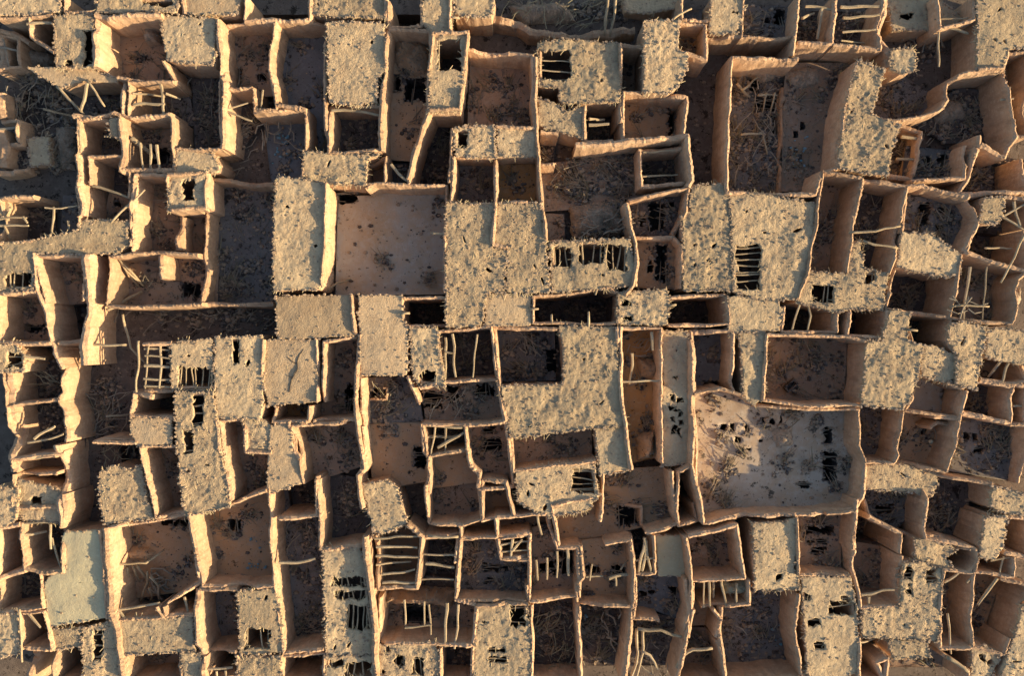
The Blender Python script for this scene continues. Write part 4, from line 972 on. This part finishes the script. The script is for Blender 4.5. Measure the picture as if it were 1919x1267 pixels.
STICKS = []
def stick_meshes():
    rng = random.Random(5)
    for k in range(10):
        L = (.7, .9, 1.1, 1.3, 1.5, 1.7, 1.9, 1.2, .8, 1.0)[k]; mb = MB(); b = rng.uniform(-.22, .22)
        tube(mb, [(-L / 2, 0, 0), (0, b, rng.uniform(0, .12)), (L / 2, 0, 0)], rng.uniform(.028, .045), rng, 5)
        o = mb.build('dry_stick', M['dry']); STICKS.append(o.data)
        bpy.data.objects.remove(o)
stick_meshes()
SM = {}
def stick_data(k, r, mt):
    key = (k, r, mt)
    if key not in SM:
        me = STICKS[k].copy(); me.materials.clear(); me.materials.append(M[mt])
        if r != 1:
            for v in me.vertices: v.co = (v.co.x, v.co.y * r, v.co.z * r)
        SM[key] = me
    return SM[key]

def build_pile(e):
    rng, o, Q = e['rng'], e['o'], e['Q']; x0, y0, x1, y1 = bbox(Q)
    f = float(o.get('f', .1)); a0 = math.radians(float(o.get('a', 0))); n = int(o.get('n', 10)); lab = e['lab']
    nm, cat, mt, r = ('palm_frond', 'frond', 'frond', .9) if 'frond' in lab else ('palm_log', 'log', 'dry', 2.0) if ' log ' in lab else ('wooden_pole', 'pole', 'dry', 1.3) if 'pole' in lab else ('dry_stick', 'stick', 'dry', 1)
    c = 0; tries = 0
    while c < n and tries < n * 20:
        tries += 1
        x, y = rng.uniform(x0, x1), rng.uniform(y0, y1)
        if not inpoly(x, y, Q): continue
        c += 1
        ob = bpy.data.objects.new(nm, stick_data(rng.randrange(10), r, mt)); COL.objects.link(ob)
        ob.location = (x, y, f + .06 + rng.random() ** 2 * .5)
        ob.rotation_euler = (rng.uniform(-.4, .4), rng.uniform(-.22, .22), a0 + rng.gauss(0, .55))
        props(ob, lab, cat, lab.split(' ', 1)[1][:70])

def build_mound(e):
    rng, o, Q = e['rng'], e['o'], e['Q']; f = float(o.get('z', .3)); h = float(o.get('h', 1))
    Qc = Q if area(Q) > 0 else Q[::-1]; O = rag(Qc, .15, .3, rng)
    w = min(bbox(Q)[2] - bbox(Q)[0], bbox(Q)[3] - bbox(Q)[1]) / 2
    def zf(x, y):
        d = min(1, edgedist(x, y, O) / (w * .7 + 1e-6))
        return f - .05 + h * (d ** .55) * (.75 + .45 * nz(x * 1.1, y * 1.1, 12)) + .09 * nz(x * 4, y * 4, 3) + .05 * nz(x * 9, y * 9, 1)
    V, F = sheet(O, [], [], .16, zf, rng, 0)
    mb = MB(); mb.add(V, F)
    ochre = 'ochre' in e['lab'] or 'clay' in e['lab']
    org = Vector((Q[0][0], Q[0][1], f))
    ob = mb.build('rubble_mound', M['fo'] if ochre else M['stone'] if 'straw' not in e['lab'] else M['frond'], None, origin=org)
    props(ob, e['lab'], 'rubble mound')
    x0, y0, x1, y1 = bbox(Q)
    for _ in range(int((x1 - x0) * (y1 - y0) * 9)):
        x, y = rng.uniform(x0, x1), rng.uniform(y0, y1)
        if inpoly(x, y, Q):
            if rng.random() < .5: clod(RUB, x, y, zf(x, y), rng.uniform(.03, .12), rng, 0)
            else: sliver(RUB, x, y, zf(x, y), rng.uniform(0, 6.28), rng.uniform(.2, .6), .03, rng.uniform(-.05, .1), 2)

def build_litter(e):
    rng, o, Q = e['rng'], e['o'], e['Q']; f = float(o.get('z', .3)); x0, y0, x1, y1 = bbox(Q); mb = MB()
    for _ in range(int((x1 - x0) * (y1 - y0) * 10)):
        x, y = rng.uniform(x0, x1), rng.uniform(y0, y1)
        if not inpoly(x, y, Q) or nz(x * 1.5, y * 1.5, 5) < -.1: continue
        clod(mb, x, y, f + .05, rng.uniform(.05, .14), rng)
    ob = mb.build('litter', M['litter'], None, origin=Vector((x0, y0, f)))
    if ob: props(ob, e['lab'], None, None, 'stuff')

for i, e in enumerate(EL):
    k = e['k']
    if k == 'R': build_roof(e, i)
    elif k == 'O': build_room(e, i)
    elif k == 'W': build_wall(e)
    elif k == 'B': build_beam(e)
    elif k == 'P': build_pile(e)
    elif k == 'M': build_mound(e)
    elif k == 'K': build_litter(e)
    elif k == 'C':
        f = float(e['o'].get('f', 0)); Q = [W2(e['t'], x, y, f) for x, y in e['P']]
        clutter(Q, lambda x, y: f, int(abs(area(Q)) * float(e['o'].get('d', .45))), e['rng'], [c for c, _ in CUTS if bb_hit(bbox(c), bbox(Q))], 1.15)

# dark crack across the smooth cracked roof: a part of that house
def crack():
    for e in EL:
        if 'dark winding crack' in e['lab']:
            root = [o for o in COL.objects if o.get('label') == e['lab']][0]; z = e['z']
            mb = MB(); tr = [[(36, 52), (37, 43), (39, 39), (41, 35), (41, 30), (43, 25), (46, 21)], [(41, 31), (38, 30), (34, 27)], [(38, 42), (35, 40)]]
            for line in tr:
                P3 = [(*W2('B3', x, y, z), z + .035) for x, y in line]
                tube(mb, P3, .055 if len(line) > 3 else .04, e['rng'], 6, .6)
            mb.build('crack', M['crack'], root)
crack()

# ------------------------------------------------------------------ ground
def ring_and_trough():
    f = .32; x, y = W2('D3', 17.2, 37, f); mb = MB(); R = random.Random(9)
    V, F = [], []
    for k in range(20):
        a = k * math.pi / 10
        for q in range(6):
            b = q * math.pi / 3; rr = .34 + .085 * math.cos(b) + .02 * nz(k * .7, 3)
            V.append((x + rr * math.cos(a), y + rr * math.sin(a), f + .07 + .12 * math.sin(b)))
    F = [(k * 6 + q, ((k + 1) % 20) * 6 + q, ((k + 1) % 20) * 6 + (q + 1) % 6, k * 6 + (q + 1) % 6) for k in range(20) for q in range(6)]
    mb.add(V, F); o = mb.build('hearth_ring', M['fd'], None, True, Vector((x, y, f)))
    props(o, 'small dark ring of clay lying on the floor of the dark court', 'hearth ring')
    x, y = W2('D3', 23, 47, f); mb = MB(); an = math.radians(40); c, s_ = math.cos(an), math.sin(an)
    def p(u, v, z): return (x + u * c - v * s_, y + u * s_ + v * c, f + z)
    o4 = [(-.5, -.27), (.5, -.27), (.5, .27), (-.5, .27)]; i4 = [(-.38, -.15), (.38, -.15), (.38, .15), (-.38, .15)]
    V = [p(u, v, 0) for u, v in o4] + [p(u, v, .42 + .02 * k) for k, (u, v) in enumerate(o4)] + [p(u, v, .40 + .02 * k) for k, (u, v) in enumerate(i4)] + [p(u, v, .08) for u, v in i4]
    F = [(k, (k + 1) % 4, 4 + (k + 1) % 4, 4 + k) for k in range(4)] + [(4 + k, 4 + (k + 1) % 4, 8 + (k + 1) % 4, 8 + k) for k in range(4)] + [(8 + k, 8 + (k + 1) % 4, 12 + (k + 1) % 4, 12 + k) for k in range(4)] + [(12, 13, 14, 15)]
    mb.add(V, F); o = mb.build('trough', M['fd'], None, False, Vector((x, y, f)))
    props(o, 'dark rectangular trough set aslant on the floor of the dark court', 'trough')
ring_and_trough()

def ground():
    B = 46.; P = [(-B, -B * .8), (B, -B * .8), (B, B * .8), (-B, B * .8)]
    rng = random.Random(3)
    def zf(x, y): return .10 * nz(x * .5, y * .5, 1) + .05 * nz(x * 1.7, y * 1.7, 8) - .06
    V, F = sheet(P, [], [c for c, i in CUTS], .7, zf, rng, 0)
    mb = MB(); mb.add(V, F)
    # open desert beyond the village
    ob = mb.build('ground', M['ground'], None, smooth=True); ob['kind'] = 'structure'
    Z = -.12; E = 900.
    mb = MB(); mb.add([(-E, -E, Z), (E, -E, Z), (E, E, Z), (-E, E, Z), (-B, -B * .8, Z), (B, -B * .8, Z), (B, B * .8, Z), (-B, B * .8, Z)],
                      [(0, 1, 5, 4), (1, 2, 6, 5), (2, 3, 7, 6), (3, 0, 4, 7)])
    ob = mb.build('desert_ground', M['ground'], None); ob['kind'] = 'structure'
    # clods in the lanes
    for _ in range(9000):
        x, y = rng.uniform(-32, 32), rng.uniform(-21, 21)
        if any(inpoly(x, y, c) for c, i in CUTS): continue
        clod(RUB, x, y, zf(x, y), rng.random() ** 3 * .16 + .03, rng, 0)
ground()
ob = RUB.build('rubble', [M['stone'], M['fd'], M['dry'], M['frond'], M['fg']], None); ob['kind'] = 'stuff'

# ------------------------------------------------------------------ light, sky, camera
el, dip = math.radians(SUN_EL), math.radians(SUN_DIP)
sd = Vector((math.cos(dip) * math.cos(el), -math.sin(dip) * math.cos(el), math.sin(el)))
lamp = bpy.data.lights.new('sun', 'SUN'); lamp.energy = 5.0; lamp.angle = math.radians(.5); lamp.color = (1, .74, .42)
so = bpy.data.objects.new('sun', lamp); COL.objects.link(so); so.rotation_euler = (-sd).to_track_quat('-Z', 'Y').to_euler(); so.location = (40, -12, 30)
w = bpy.data.worlds.new('World'); S.world = w; w.use_nodes = True
N = w.node_tree.nodes; sk = N.new('ShaderNodeTexSky'); sk.sky_type = 'NISHITA'; sk.sun_disc = False
sk.sun_elevation = el; sk.sun_rotation = math.atan2(sd.x, sd.y); sk.dust_density = 2.0; sk.air_density = 1.0; sk.ozone_density = 1.0
w.node_tree.links.new(sk.outputs[0], N['Background'].inputs[0]); N['Background'].inputs[1].default_value = .10
cam = bpy.data.cameras.new('camera'); co = bpy.data.objects.new('camera', cam); COL.objects.link(co)
co.location = (0, 0, H); co.rotation_euler = (0, 0, 0); cam.sensor_width = 36; cam.lens = 18 / TAN; cam.clip_end = 3000
S.camera = co
S.view_settings.view_transform = 'Standard'; S.view_settings.look = 'None'; S.view_settings.exposure = 1.04; S.view_settings.gamma = 1
S.cycles.max_bounces = 6; S.cycles.diffuse_bounces = 4
